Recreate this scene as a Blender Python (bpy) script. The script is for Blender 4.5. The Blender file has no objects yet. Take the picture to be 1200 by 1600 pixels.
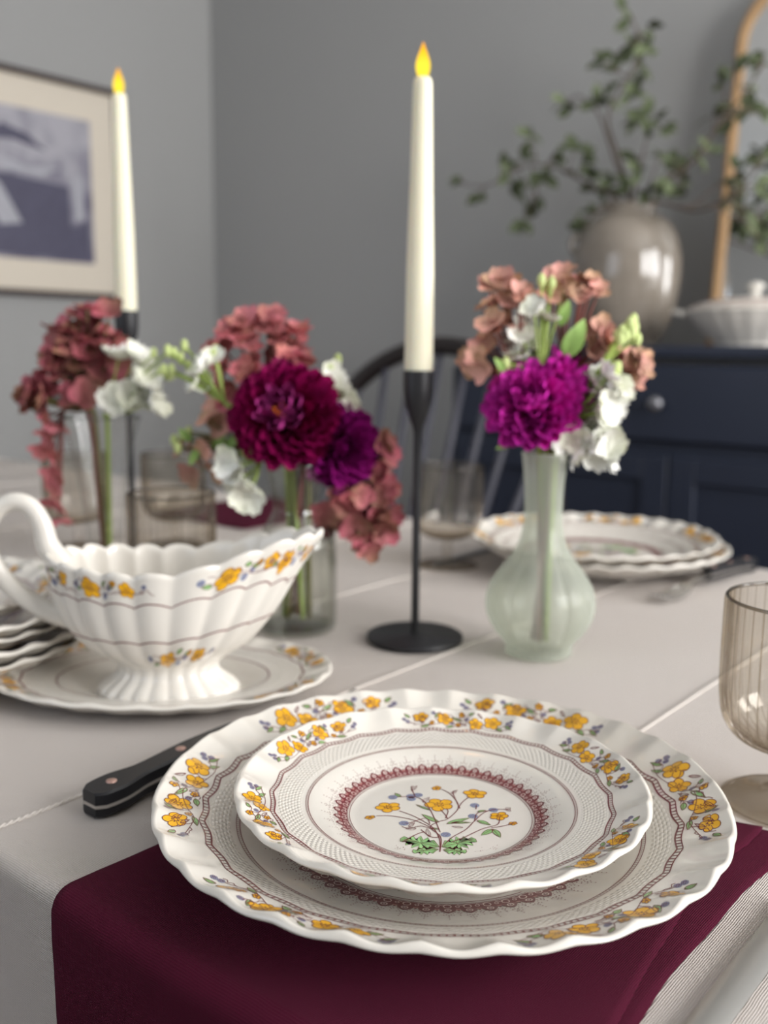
import bpy, math, random
import numpy as np
from mathutils import Vector, Matrix
PI = math.pi
random.seed(7)
SC = bpy.context.scene
COL = SC.collection

# ------------------------------------------------------------------ camera
CAM_Z = 0.9905
YAW, PITCH, ROLL = math.radians(39.4), math.radians(9.4), math.radians(0.52)
FPX = 1550.0
CAM_M = (Matrix.Translation((0, 0, CAM_Z)) @ Matrix.Rotation(YAW, 4, 'Z')
         @ Matrix.Rotation(PI / 2 - PITCH, 4, 'X') @ Matrix.Rotation(ROLL, 4, 'Z'))
cd = bpy.data.cameras.new('camera')
cam = bpy.data.objects.new('camera', cd)
COL.objects.link(cam)
cam.matrix_world = CAM_M
cd.sensor_fit = 'HORIZONTAL'
cd.sensor_width = 36.0
cd.lens = FPX / 1200 * 36
cd.clip_start = 0.02
cd.dof.use_dof = True
cd.dof.focus_distance = 0.43
cd.dof.aperture_fstop = 8.2
SC.camera = cam

# ------------------------------------------------------------------ light
SC.view_settings.view_transform = 'Standard'
SC.view_settings.look = 'None'
SC.view_settings.gamma = 1
SC.view_settings.use_curve_mapping = False
SC.view_settings.exposure = 1.17
w = bpy.data.worlds.new('world')
SC.world = w
w.use_nodes = True
w.node_tree.nodes['Background'].inputs[0].default_value = (0.75, 0.85, 1.0, 1)
w.node_tree.nodes['Background'].inputs[1].default_value = 1.0


def area(name, loc, target, sx, sy, power, col):
    l = bpy.data.lights.new(name, 'AREA')
    l.shape = 'RECTANGLE'
    l.size, l.size_y, l.energy, l.color = sx, sy, power, col
    o = bpy.data.objects.new(name, l)
    COL.objects.link(o)
    o.location = loc
    d = Vector(target) - Vector(loc)
    o.rotation_euler = d.to_track_quat('-Z', 'Y').to_euler()
    return o


WIN_R = [(0.66, 0.78), (1.84, 0.80)]      # right wall windows: centre y, width
for i, (wy, ww) in enumerate(WIN_R):
    area('window_daylight', (1.86, wy, 1.62), (0, wy, 1.62), ww, 1.3, 23, (1.0, 0.98, 0.965))
area('window_daylight_front', (-1.25, -1.36, 1.55), (-1.25, 0, 1.55), 1.5, 1.3, 1.0, (1.0, 0.98, 0.97))  # added fill lamp behind the camera, set in an invented front window


def ray(px, py):
    d = Vector(((px - 600) / FPX, (800 - py) / FPX, -1.0))
    return CAM_M.to_3x3() @ d


def Pz(px, py, z):
    d = ray(px, py)
    return Vector((0, 0, CAM_Z)) + d * ((z - CAM_Z) / d.z)


def PZ(px, py, depth):
    return Vector((0, 0, CAM_Z)) + ray(px, py) * depth


def PY(px, py, y):
    d = ray(px, py)
    return Vector((0, 0, CAM_Z)) + d * (y / d.y)


# ------------------------------------------------------------------ materials
def srgb(r, g, b):
    f = lambda c: (c / 255 / 12.92) if c / 255 <= 0.04045 else ((c / 255 + 0.055) / 1.055) ** 2.4
    return (f(r), f(g), f(b), 1)


def mat(name, col, rough=0.5, metal=0.0, coat=0.0, sss=0.0, var=0.06, vscale=40, trans=0.0, ior=1.45, bump=0.0, bscale=200, spec=0.5):
    m = bpy.data.materials.new(name)
    m.use_nodes = True
    n, l = m.node_tree.nodes, m.node_tree.links
    b = n['Principled BSDF']
    b.inputs['Roughness'].default_value = rough
    b.inputs['Metallic'].default_value = metal
    b.inputs['Coat Weight'].default_value = coat
    b.inputs['Coat Roughness'].default_value = 0.08
    b.inputs['Transmission Weight'].default_value = trans
    b.inputs['IOR'].default_value = ior
    b.inputs['Specular IOR Level'].default_value = spec
    if sss:
        b.inputs['Subsurface Weight'].default_value = sss
        b.inputs['Subsurface Radius'].default_value = (0.01, 0.007, 0.004)
        b.inputs['Subsurface Scale'].default_value = 1.0
    tc = n.new('ShaderNodeTexCoord')
    ns = n.new('ShaderNodeTexNoise')
    ns.inputs['Scale'].default_value = vscale
    l.new(tc.outputs['Object'], ns.inputs['Vector'])
    mx = n.new('ShaderNodeMix')
    mx.data_type = 'RGBA'
    c = Vector(col[:3])
    mx.inputs['A'].default_value = (*(c * (1 - var)), 1)
    mx.inputs['B'].default_value = (*(c * (1 + var)), 1)
    l.new(ns.outputs['Fac'], mx.inputs['Factor'])
    l.new(mx.outputs['Result'], b.inputs['Base Color'])
    if bump:
        ns2 = n.new('ShaderNodeTexNoise')
        ns2.inputs['Scale'].default_value = bscale
        l.new(tc.outputs['Object'], ns2.inputs['Vector'])
        bp = n.new('ShaderNodeBump')
        bp.inputs['Strength'].default_value = bump
        bp.inputs['Distance'].default_value = 0.001
        l.new(ns2.outputs['Fac'], bp.inputs['Height'])
        l.new(bp.outputs['Normal'], b.inputs['Normal'])
    return m


def petal_mat(name, c_base, c_tip, rough=0.6, var=0.2):
    """petal colour runs from its base to its tip along local x"""
    m = mat(name, c_tip, rough, spec=0.3)
    n, l = m.node_tree.nodes, m.node_tree.links
    b = n['Principled BSDF']
    tc = [x for x in n if x.type == 'TEX_COORD'][0]
    sep = n.new('ShaderNodeSeparateXYZ')
    l.new(tc.outputs['Generated'], sep.inputs[0])
    oi = n.new('ShaderNodeObjectInfo')
    mx = n.new('ShaderNodeMix')
    mx.data_type = 'RGBA'
    mx.inputs['A'].default_value = c_base
    mx.inputs['B'].default_value = c_tip
    l.new(sep.outputs['X'], mx.inputs['Factor'])
    hs = n.new('ShaderNodeHueSaturation')
    ma = n.new('ShaderNodeMapRange')
    ma.inputs['To Min'].default_value = 1 - var
    ma.inputs['To Max'].default_value = 1 + var
    l.new(oi.outputs['Random'], ma.inputs['Value'])
    l.new(ma.outputs[0], hs.inputs['Value'])
    l.new(mx.outputs['Result'], hs.inputs['Color'])
    l.new(hs.outputs['Color'], b.inputs['Base Color'])
    return m


def weave_bump(m, scale, strength, dist, mode='OBJ'):
    """fine linen threads, crossing"""
    n, l = m.node_tree.nodes, m.node_tree.links
    b = n['Principled BSDF']
    tc = [x for x in n if x.type == 'TEX_COORD'][0]
    # slight waver of the threads
    ns = n.new('ShaderNodeTexNoise')
    ns.inputs['Scale'].default_value = 60
    l.new(tc.outputs['UV'], ns.inputs['Vector'])
    vm = n.new('ShaderNodeVectorMath')
    vm.operation = 'SCALE'
    vm.inputs['Scale'].default_value = 0.0012
    l.new(ns.outputs['Color'], vm.inputs[0])
    va = n.new('ShaderNodeVectorMath')
    l.new(tc.outputs['UV'], va.inputs[0])
    l.new(vm.outputs[0], va.inputs[1])
    hs = []
    for d in ('X', 'Y'):
        wv = n.new('ShaderNodeTexWave')
        wv.bands_direction = d
        wv.inputs['Scale'].default_value = scale
        l.new(va.outputs[0], wv.inputs['Vector'])
        hs.append(wv)
    ad = n.new('ShaderNodeMath')
    ad.operation = 'ADD'
    l.new(hs[0].outputs['Fac'], ad.inputs[0])
    l.new(hs[1].outputs['Fac'], ad.inputs[1])
    # broad creases
    ns2 = n.new('ShaderNodeTexNoise')
    ns2.inputs['Scale'].default_value = 9
    ns2.inputs['Detail'].default_value = 4
    l.new(tc.outputs['UV'], ns2.inputs['Vector'])
    bp0 = n.new('ShaderNodeBump')
    bp0.inputs['Strength'].default_value = 0.5
    bp0.inputs['Distance'].default_value = 0.012
    l.new(ns2.outputs['Fac'], bp0.inputs['Height'])
    bp = n.new('ShaderNodeBump')
    bp.inputs['Strength'].default_value = strength
    bp.inputs['Distance'].default_value = dist
    l.new(ad.outputs[0], bp.inputs['Height'])
    l.new(bp0.outputs['Normal'], bp.inputs['Normal'])
    l.new(bp.outputs['Normal'], b.inputs['Normal'])
    b.inputs['Sheen Weight'].default_value = 0.02
    b.inputs['Specular IOR Level'].default_value = 0.12
    mx = [x for x in n if x.type == 'MIX'][0]
    mr = n.new('ShaderNodeMapRange')
    mr.inputs['From Max'].default_value = 2.0
    mr.inputs['To Min'].default_value = 0.74
    mr.inputs['To Max'].default_value = 1.06
    l.new(ad.outputs[0], mr.inputs['Value'])
    vs = n.new('ShaderNodeVectorMath')
    vs.operation = 'SCALE'
    l.new(mx.outputs['Result'], vs.inputs[0])
    l.new(mr.outputs[0], vs.inputs['Scale'])
    l.new(vs.outputs[0], b.inputs['Base Color'])
    return m


def glass_mat(name, face_col, edge_col, gloss=0.12, rough=0.03, frost=0.0, frost_col=(0.5, 0.6, 0.5, 1), power=2.0):
    """thin blown glass: clear where looked through, darker and shinier where it curves away"""
    m = bpy.data.materials.new(name)
    m.use_nodes = True
    n, l = m.node_tree.nodes, m.node_tree.links
    n.clear()
    out = n.new('ShaderNodeOutputMaterial')
    lw = n.new('ShaderNodeLayerWeight')
    lw.inputs['Blend'].default_value = 0.5
    pw = n.new('ShaderNodeMath')
    pw.operation = 'POWER'
    pw.inputs[1].default_value = power
    l.new(lw.outputs['Facing'], pw.inputs[0])
    mx = n.new('ShaderNodeMix')
    mx.data_type = 'RGBA'
    mx.inputs['A'].default_value = face_col
    mx.inputs['B'].default_value = edge_col
    l.new(pw.outputs[0], mx.inputs['Factor'])
    tr = n.new('ShaderNodeBsdfTransparent')
    l.new(mx.outputs['Result'], tr.inputs['Color'])
    gl = n.new('ShaderNodeBsdfGlossy')
    gl.inputs['Roughness'].default_value = rough
    p5 = n.new('ShaderNodeMath')
    p5.operation = 'POWER'
    p5.inputs[1].default_value = 4.0
    l.new(lw.outputs['Facing'], p5.inputs[0])
    fm = n.new('ShaderNodeMath')
    fm.operation = 'MULTIPLY_ADD'
    fm.inputs[1].default_value = 0.6
    fm.inputs[2].default_value = gloss * 0.5
    l.new(p5.outputs[0], fm.inputs[0])
    ms = n.new('ShaderNodeMixShader')
    l.new(fm.outputs[0], ms.inputs[0])
    l.new(tr.outputs[0], ms.inputs[1])
    l.new(gl.outputs[0], ms.inputs[2])
    last = ms
    if frost:
        df = n.new('ShaderNodeBsdfDiffuse')
        df.inputs['Color'].default_value = frost_col
        tl = n.new('ShaderNodeBsdfTranslucent')
        tl.inputs['Color'].default_value = frost_col
        dm = n.new('ShaderNodeMixShader')
        dm.inputs[0].default_value = 0.5
        l.new(df.outputs[0], dm.inputs[1])
        l.new(tl.outputs[0], dm.inputs[2])
        m2 = n.new('ShaderNodeMixShader')
        m2.inputs[0].default_value = frost
        l.new(ms.outputs[0], m2.inputs[1])
        l.new(dm.outputs[0], m2.inputs[2])
        last = m2
    l.new(last.outputs[0], out.inputs['Surface'])
    return m


M = {}
M['wall'] = mat('wall_paint', srgb(167, 167, 166), 0.85, var=0.015, vscale=3, bump=0.1, bscale=300)
M['ceiling'] = mat('ceiling_paint', srgb(225, 225, 222), 0.9, var=0.01)
M['floor'] = mat('floor_wood', srgb(88, 66, 50), 0.5, var=0.2, vscale=6)
M['trim'] = mat('white_trim', srgb(225, 224, 220), 0.5, var=0.01)
M['linen'] = weave_bump(mat('linen_cloth', srgb(235, 226, 219), 0.9, var=0.02, vscale=8), 330, 0.8, 0.0007)
M['napkin'] = weave_bump(mat('burgundy_linen', srgb(94, 22, 50), 0.95, var=0.12, vscale=25), 380, 0.8, 0.0006)
M['stitch'] = mat('stitch_thread', srgb(216, 209, 202), 0.9, var=0.03)
M['china'] = mat('cream_china', srgb(224, 219, 210), 0.28, coat=0.6, var=0.008, vscale=20)
M['p_yellow'] = mat('print_yellow', srgb(236, 176, 24), 0.3, coat=0.6, var=0.12, vscale=500)
M['p_green'] = mat('print_green', srgb(140, 188, 122), 0.3, coat=0.6, var=0.12, vscale=500)
M['p_blue'] = mat('print_blue', srgb(146, 162, 190), 0.3, coat=0.6, var=0.15, vscale=900)
M['p_line'] = mat('print_brown', srgb(116, 50, 54), 0.3, coat=0.6, var=0.1, vscale=500)
M['p_tint'] = mat('print_rose_tint', srgb(172, 118, 112), 0.3, coat=0.6, var=0.08, vscale=700)
M['p_pale'] = mat('print_pale_line', srgb(226, 206, 198), 0.3, coat=0.6, var=0.03)
M['black'] = mat('black_iron', srgb(34, 34, 37), 0.42, var=0.1, bump=0.05)
M['fork_black'] = mat('black_handle', srgb(26, 27, 32), 0.36, var=0.1)
M['steel'] = mat('polished_steel', (0.62, 0.61, 0.59, 1), 0.16, metal=1.0, var=0.02)
M['brushed'] = mat('brushed_steel', (0.55, 0.54, 0.52, 1), 0.28, metal=1.0, var=0.02)
M['rivet'] = mat('coppery_rivet', srgb(206, 170, 158), 0.35, metal=0.7)
M['wax'] = mat('ivory_wax', srgb(238, 233, 208), 0.45, sss=0.35, var=0.01)
M['navy'] = mat('navy_paint', srgb(40, 46, 62), 0.45, var=0.06, vscale=12)
M['chair'] = mat('black_lacquer', srgb(36, 30, 30), 0.35, var=0.1)
M['spindle'] = mat('worn_black_paint', srgb(74, 74, 84), 0.4, var=0.1)  # spindles a lighter grey than the hoop and seat
M['bronze'] = mat('bronze_knob', srgb(120, 92, 62), 0.35, metal=0.8)
M['knobgrey'] = mat('pewter_knob', srgb(140, 140, 145), 0.3, metal=0.7)
M['frame'] = mat('dark_wood_frame', srgb(58, 42, 40), 0.4, var=0.2)
M['mat_board'] = mat('cream_mat_board', srgb(226, 216, 200), 0.8, var=0.01)
M['gold'] = mat('oak_gilt_frame', srgb(160, 128, 92), 0.45, var=0.15, vscale=60)
M['mirror'] = mat('mirror_silver', (0.86, 0.87, 0.87, 1), 0.03, metal=1.0, var=0.0)
M['jar'] = mat('grey_glaze', srgb(136, 127, 116), 0.16, coat=0.7, var=0.34, vscale=14)
M['branch'] = mat('bark', srgb(92, 78, 66), 0.8, var=0.2)
M['leaf'] = petal_mat('eucalyptus_leaf', srgb(74, 82, 60), srgb(104, 114, 84), 0.7, 0.35)
M['leaf_bright'] = petal_mat('fresh_leaf', srgb(116, 150, 74), srgb(150, 180, 104), 0.5, 0.12)
M['stem'] = mat('green_stem', srgb(150, 170, 86), 0.5, var=0.2, vscale=60)
M['stem_red'] = mat('red_stem', srgb(120, 62, 54), 0.5, var=0.2, vscale=60)
M['stem_olive'] = mat('olive_stem', srgb(106, 104, 60), 0.5, var=0.2, vscale=60)
M['wine'] = petal_mat('wine_petal', srgb(84, 0, 36), srgb(142, 14, 82), 0.42, 0.3)
M['wine_in'] = petal_mat('wine_inner_petal', srgb(80, 4, 50), srgb(176, 62, 136), 0.42, 0.3)
M['purple'] = petal_mat('purple_petal', srgb(88, 4, 62), srgb(150, 22, 122), 0.5, 0.3)
M['magenta'] = petal_mat('magenta_petal', srgb(142, 10, 108), srgb(214, 52, 180), 0.5, 0.22)
M['orange'] = mat('orange_stamen', srgb(230, 130, 30), 0.6, var=0.2, vscale=400)
M['white'] = petal_mat('white_petal', srgb(240, 242, 222), srgb(252, 251, 247), 0.6, 0.02)
M['bud'] = mat('pale_green_bud', srgb(196, 210, 140), 0.6, var=0.1, vscale=200)
M['hyd_rose'] = petal_mat('rose_hydrangea', srgb(176, 116, 104), srgb(222, 134, 146), 0.6, 0.25)
M['hyd_dusk'] = petal_mat('dusky_hydrangea', srgb(176, 142, 112), srgb(218, 160, 152), 0.6, 0.25)
M['hyd_red'] = petal_mat('red_hydrangea', srgb(140, 104, 82), srgb(190, 102, 118), 0.6, 0.3)
M['amber'] = glass_mat('smoky_amber_glass', (0.975, 0.965, 0.945, 1), (0.56, 0.47, 0.35, 1), gloss=0.12, power=1.8)
M['clear'] = glass_mat('clear_glass', (0.985, 0.988, 0.98, 1), (0.70, 0.72, 0.68, 1), gloss=0.12, power=2.6)
M['clear_rim'] = glass_mat('clear_glass_dense', (0.86, 0.88, 0.86, 1), (0.35, 0.37, 0.34, 1), gloss=0.2, power=2)
M['mint'] = glass_mat('mint_frosted_glass', (0.94, 0.955, 0.93, 1), (0.82, 0.86, 0.81, 1), gloss=0.05, rough=0.25,
                      frost=0.42, frost_col=srgb(224, 228, 218))
M['water'] = glass_mat('water', (0.96, 0.97, 0.94, 1), (0.85, 0.87, 0.80, 1), gloss=0.05, power=2)


def emit(name, c1, c2, strength, z0, z1):
    m = bpy.data.materials.new(name)
    m.use_nodes = True
    n, l = m.node_tree.nodes, m.node_tree.links
    n.clear()
    out = n.new('ShaderNodeOutputMaterial')
    e = n.new('ShaderNodeEmission')
    e.inputs['Strength'].default_value = strength
    tc = n.new('ShaderNodeTexCoord')
    sp = n.new('ShaderNodeSeparateXYZ')
    l.new(tc.outputs['Object'], sp.inputs[0])
    mr = n.new('ShaderNodeMapRange')
    mr.inputs['From Min'].default_value = z0
    mr.inputs['From Max'].default_value = z1
    l.new(sp.outputs['Z'], mr.inputs['Value'])
    mx = n.new('ShaderNodeMix')
    mx.data_type = 'RGBA'
    mx.inputs['A'].default_value = c1
    mx.inputs['B'].default_value = c2
    l.new(mr.outputs[0], mx.inputs['Factor'])
    l.new(mx.outputs['Result'], e.inputs['Color'])
    l.new(e.outputs[0], out.inputs['Surface'])
    return m


M['flame'] = emit('led_flame', (1.0, 0.72, 0.05, 1), (1.0, 0.38, 0.0, 1), 0.62, 0.010, 0.026)


def china_mat(name, s, R_in, R_out, ex=1.0, ey=1.0):
    """cream glaze with a basket-weave relief between two radii"""
    m = mat(name, srgb(224, 219, 210), 0.25, coat=0.6, var=0.008, vscale=20)
    n, l = m.node_tree.nodes, m.node_tree.links
    b = n['Principled BSDF']
    tc = [x for x in n if x.type == 'TEX_COORD'][0]
    sp = n.new('ShaderNodeSeparateXYZ')
    mpn = n.new('ShaderNodeMapping')
    mpn.inputs['Scale'].default_value = (1 / ex, 1 / ey, 0)
    l.new(tc.outputs['Object'], mpn.inputs[0])
    l.new(mpn.outputs[0], sp.inputs[0])
    ln = n.new('ShaderNodeVectorMath')
    ln.operation = 'LENGTH'
    l.new(mpn.outputs[0], ln.inputs[0])
    at = n.new('ShaderNodeMath')
    at.operation = 'ARCTAN2'
    l.new(sp.outputs['Y'], at.inputs[0])
    l.new(sp.outputs['X'], at.inputs[1])
    N = 150                                     # stakes round the rim

    def mth(op, x, y=None):
        q = n.new('ShaderNodeMath')
        q.operation = op
        for idx, val in enumerate((x, y)):
            if val is None:
                continue
            if isinstance(val, (int, float)):
                q.inputs[idx].default_value = val
            else:
                l.new(val, q.inputs[idx])
        return q.outputs[0]
    rows_ = mth('MULTIPLY', ln.outputs['Value'], 1 / (0.00145 * s ** 0.5))
    rowi = mth('FLOOR', rows_)
    frac = mth('FRACT', rows_)
    ph = mth('ADD', mth('MULTIPLY', at.outputs[0], float(N)), mth('MULTIPLY', rowi, PI))
    hc = mth('MULTIPLY_ADD', mth('COSINE', ph), 0.5)
    hc.node.inputs[2].default_value = 0.5
    hr = mth('MULTIPLY', mth('SINE', mth('MULTIPLY', frac, PI)), 1.0)
    hgt = mth('MULTIPLY', mth('POWER', hc, 0.7), mth('POWER', hr, 0.5))
    a = n.new('ShaderNodeMapRange')
    a.interpolation_type = 'SMOOTHSTEP'
    a.inputs['From Min'].default_value = R_in
    a.inputs['From Max'].default_value = R_in + 0.002 * s
    l.new(ln.outputs['Value'], a.inputs['Value'])
    c = n.new('ShaderNodeMapRange')
    c.interpolation_type = 'SMOOTHSTEP'
    c.inputs['From Min'].default_value = R_out
    c.inputs['From Max'].default_value = R_out - 0.002 * s
    l.new(ln.outputs['Value'], c.inputs['Value'])
    up = n.new('ShaderNodeSeparateXYZ')
    geo = n.new('ShaderNodeNewGeometry')
    m1 = n.new('ShaderNodeMath'); m1.operation = 'MULTIPLY'
    l.new(a.outputs[0], m1.inputs[0]); l.new(c.outputs[0], m1.inputs[1])
    m2 = n.new('ShaderNodeMath'); m2.operation = 'MULTIPLY'
    l.new(m1.outputs[0], m2.inputs[0]); l.new(hgt, m2.inputs[1])
    bp = n.new('ShaderNodeBump')
    bp.inputs['Strength'].default_value = 1.0
    bp.inputs['Distance'].default_value = 0.00038
    l.new(m2.outputs[0], bp.inputs['Height'])
    l.new(bp.outputs['Normal'], b.inputs['Normal'])
    l.new(bp.outputs['Normal'], b.inputs['Coat Normal'])
    return m


# ------------------------------------------------------------------ object helpers
class MB:
    def __init__(self):
        self.v, self.f, self.mi = [], [], []

    def add(self, vs, fs, mi=0):
        o = len(self.v)
        self.v.extend([tuple(p) for p in vs])
        self.f.extend([tuple(i + o for i in f) for f in fs])
        self.mi.extend([mi] * len(fs))
        return self

    def box(self, c, s, mi=0, rot=None, bev=0.0):
        cx, cy, cz = c
        hx, hy, hz = s[0] / 2, s[1] / 2, s[2] / 2
        if bev:
            b = min(bev, hx * .9, hy * .9, hz * .9)
            vs = []
            for sx in (-1, 1):
                for sy in (-1, 1):
                    for sz in (-1, 1):
                        vs += [(sx * (hx - b), sy * (hy - b), sz * hz), (sx * (hx - b), sy * hy, sz * (hz - b)), (sx * hx, sy * (hy - b), sz * (hz - b))]
            import bmesh
            bm = bmesh.new()
            for p in vs:
                bm.verts.new(p)
            bmesh.ops.convex_hull(bm, input=bm.verts)
            bm.verts.index_update()
            vs = [Vector(x.co) for x in bm.verts]
            fs = [tuple(x.index for x in f.verts) for f in bm.faces]
            bm.free()
        else:
            vs = [Vector((x, y, z)) for x in (-hx, hx) for y in (-hy, hy) for z in (-hz, hz)]
            fs = [(0, 1, 3, 2), (4, 6, 7, 5), (0, 4, 5, 1), (2, 3, 7, 6), (0, 2, 6, 4), (1, 5, 7, 3)]
        if rot is not None:
            vs = [rot @ Vector(p) for p in vs]
        return self.add([(p[0] + cx, p[1] + cy, p[2] + cz) for p in vs], fs, mi)

    def grid(self, P, closed_u=False, closed_v=False, mi=0):
        nu, nv = len(P), len(P[0])
        vs = [p for r in P for p in r]
        fs = []
        for i in range(nu if closed_u else nu - 1):
            for j in range(nv if closed_v else nv - 1):
                a, b = i * nv + j, i * nv + (j + 1) % nv
                c, d = ((i + 1) % nu) * nv + (j + 1) % nv, ((i + 1) % nu) * nv + j
                fs.append((a, b, c, d))
        return self.add(vs, fs, mi)

    def tube(self, pts, rad, seg=8, mi=0, caps=True, flat=1.0):
        pts = [Vector(p) for p in pts]
        if not hasattr(rad, '__len__'):
            rad = [rad] * len(pts)
        rows = []
        prev = None
        for i, p in enumerate(pts):
            t = (pts[min(i + 1, len(pts) - 1)] - pts[max(i - 1, 0)]).normalized()
            if prev is None:
                u = t.cross(Vector((0, 0, 1)))
                if u.length < 1e-3:
                    u = t.cross(Vector((0, 1, 0)))
                u.normalize()
            else:
                u = (prev - t * prev.dot(t)).normalized()
            prev = u
            v = t.cross(u)
            rows.append([p + u * (rad[i] * math.cos(2 * PI * k / seg)) + v * (rad[i] * flat * math.sin(2 * PI * k / seg)) for k in range(seg)])
        o = len(self.v)
        self.grid(rows, closed_v=True, mi=mi)
        if caps:
            self.f.append(tuple(o + k for k in range(seg))[::-1])
            self.f.append(tuple(o + (len(pts) - 1) * seg + k for k in range(seg)))
            self.mi += [mi, mi]
        return self

    def lathe(self, prof, seg=48, fn=None, mi=0, c=(0, 0, 0)):
        """prof: (r,z); fn(r,z,theta)->(r,z)"""
        rows = []
        for (r, z) in prof:
            row = []
            for k in range(seg):
                t = 2 * PI * k / seg
                r2, z2 = fn(r, z, t) if fn else (r, z)
                row.append((c[0] + r2 * math.cos(t), c[1] + r2 * math.sin(t), c[2] + z2))
            rows.append(row)
        return self.grid(rows, closed_v=True, mi=mi)

    def sphere(self, c, r, seg=12, rings=8, mi=0, sc=(1, 1, 1)):
        rows = []
        for i in range(rings + 1):
            a = PI * i / rings
            rows.append([(c[0] + sc[0] * r * math.sin(a) * math.cos(2 * PI * k / seg), c[1] + sc[1] * r * math.sin(a) * math.sin(2 * PI * k / seg),
                          c[2] + sc[2] * r * math.cos(a)) for k in range(seg)])
        return self.grid(rows, closed_v=True, mi=mi)

    def mesh(self, name, mats, smooth=True, angle=None):
        me = bpy.data.meshes.new(name)
        me.from_pydata(self.v, [], self.f)
        for m in (mats if isinstance(mats, (list, tuple)) else [mats]):
            me.materials.append(m)
        me.polygons.foreach_set('material_index', self.mi)
        me.polygons.foreach_set('use_smooth', [smooth] * len(self.f))
        me.update()
        if angle:
            me.set_sharp_from_angle(angle=math.radians(angle))
        return me

    def obj(self, name, mats, parent=None, smooth=True, angle=None, loc=None):
        return link(name, self.mesh(name, mats, smooth, angle), parent, loc)


def link(name, me, parent=None, loc=None, mw=None):
    o = bpy.data.objects.new(name, me)
    COL.objects.link(o)
    if parent is not None:
        o.parent = parent
    if loc is not None:
        o.location = loc
    if mw is not None:
        o.matrix_local = mw
    return o


def thing(name, label, cat, loc=(0, 0, 0), rz=0.0, group=None):
    o = bpy.data.objects.new(name, None)
    o.empty_display_size = 0.02
    COL.objects.link(o)
    o.location = loc
    o.rotation_euler = (0, 0, rz)
    return tag(o, label, cat, group)


def tag(o, label, cat, group=None):
    o['label'] = label
    o['category'] = cat
    if group:
        o['group'] = group
    return o


def struct(o):
    o['kind'] = 'structure'
    return o


def dup(root, loc, rz, label, group=None, name=None):
    r = root.copy()
    COL.objects.link(r)
    r.location = loc
    r.rotation_euler = (0, 0, rz)
    r['label'] = label
    if group:
        r['group'] = group
    for ch in list(root.children):
        c = ch.copy()
        COL.objects.link(c)
        c.parent = r
        for g in ch.children:
            d = g.copy()
            COL.objects.link(d)
            d.parent = c
    return r


def smoothstep(a, b, x):
    t = min(1, max(0, (x - a) / (b - a)))
    return t * t * (3 - 2 * t)


def interp(xs, ys, x):
    """monotone cubic"""
    n = len(xs)
    if x <= xs[0]:
        return ys[0]
    if x >= xs[-1]:
        return ys[-1]
    d = [(ys[i + 1] - ys[i]) / (xs[i + 1] - xs[i]) for i in range(n - 1)]
    m = [d[0]] + [0 if d[i - 1] * d[i] <= 0 else 2 * d[i - 1] * d[i] / (d[i - 1] + d[i]) for i in range(1, n - 1)] + [d[-1]]
    for i in range(n - 1):
        if x <= xs[i + 1]:
            h = xs[i + 1] - xs[i]
            t = (x - xs[i]) / h
            return ((2 * t ** 3 - 3 * t ** 2 + 1) * ys[i] + (t ** 3 - 2 * t ** 2 + t) * h * m[i]
                    + (-2 * t ** 3 + 3 * t ** 2) * ys[i + 1] + (t ** 3 - t ** 2) * h * m[i + 1])


def spline(pts, n=8):
    """Catmull-Rom"""
    pts = [Vector(p) for p in pts]
    if len(pts) < 3:
        return [pts[0].lerp(pts[-1], i / n) for i in range(n + 1)]
    out = []
    for i in range(len(pts) - 1):
        p0, p1, p2 = pts[max(i - 1, 0)], pts[i], pts[i + 1]
        p3 = pts[min(i + 2, len(pts) - 1)]
        for k in range(n):
            t = k / n
            out.append(0.5 * ((2 * p1) + (p2 - p0) * t + (2 * p0 - 5 * p1 + 4 * p2 - p3) * t * t + (3 * p1 - p0 - 3 * p2 + p3) * t ** 3))
    out.append(pts[-1])
    return out


# ------------------------------------------------------------------ the room
XL, XR, YB, YF, ZC = -2.712, 1.9, 2.36, -1.4, 2.6


def wall_with_holes(name, axis, pos, a0, a1, holes, thick, sign):
    """axis 'x': wall plane at x=pos spanning y in a0..a1; holes: (c0,c1,z0,z1)"""
    mb = MB()
    cuts = sorted(holes)
    x = a0
    segs = []
    for (c0, c1, z0, z1) in cuts:
        segs.append((x, c0, 0, ZC))
        segs.append((c0, c1, 0, z0))
        segs.append((c0, c1, z1, ZC))
        x = c1
    segs.append((x, a1, 0, ZC))
    for (s0, s1, z0, z1) in segs:
        c = (s0 + s1) / 2
        if axis == 'x':
            mb.box((pos + sign * thick / 2, c, (z0 + z1) / 2), (thick, s1 - s0, z1 - z0))
        else:
            mb.box((c, pos + sign * thick / 2, (z0 + z1) / 2), (s1 - s0, thick, z1 - z0))
    return struct(mb.obj(name, M['wall'], smooth=False))


struct(MB().box(((XL + XR) / 2, (YB + YF) / 2, -0.05), (XR - XL + 0.4, YB - YF + 0.4, 0.1)).obj('floor', M['floor'], smooth=False))
struct(MB().box(((XL + XR) / 2, (YB + YF) / 2, ZC + 0.05), (XR - XL + 0.4, YB - YF + 0.4, 0.1)).obj('ceiling', M['ceiling'], smooth=False))
wall_with_holes('wall_left', 'x', XL, YF, YB, [], 0.12, -1)
wall_with_holes('wall_back', 'y', YB, XL, XR, [], 0.12, 1)
holesR = [(wy - ww / 2, wy + ww / 2, 0.97, 2.27) for wy, ww in WIN_R]
wall_with_holes('wall_right', 'x', XR, YF, YB, holesR, 0.14, 1)
wall_with_holes('wall_front', 'y', YF, XL, XR, [(-2.0, -0.5, 0.9, 2.2)], 0.14, -1)  # opening made up for the added fill lamp


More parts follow.
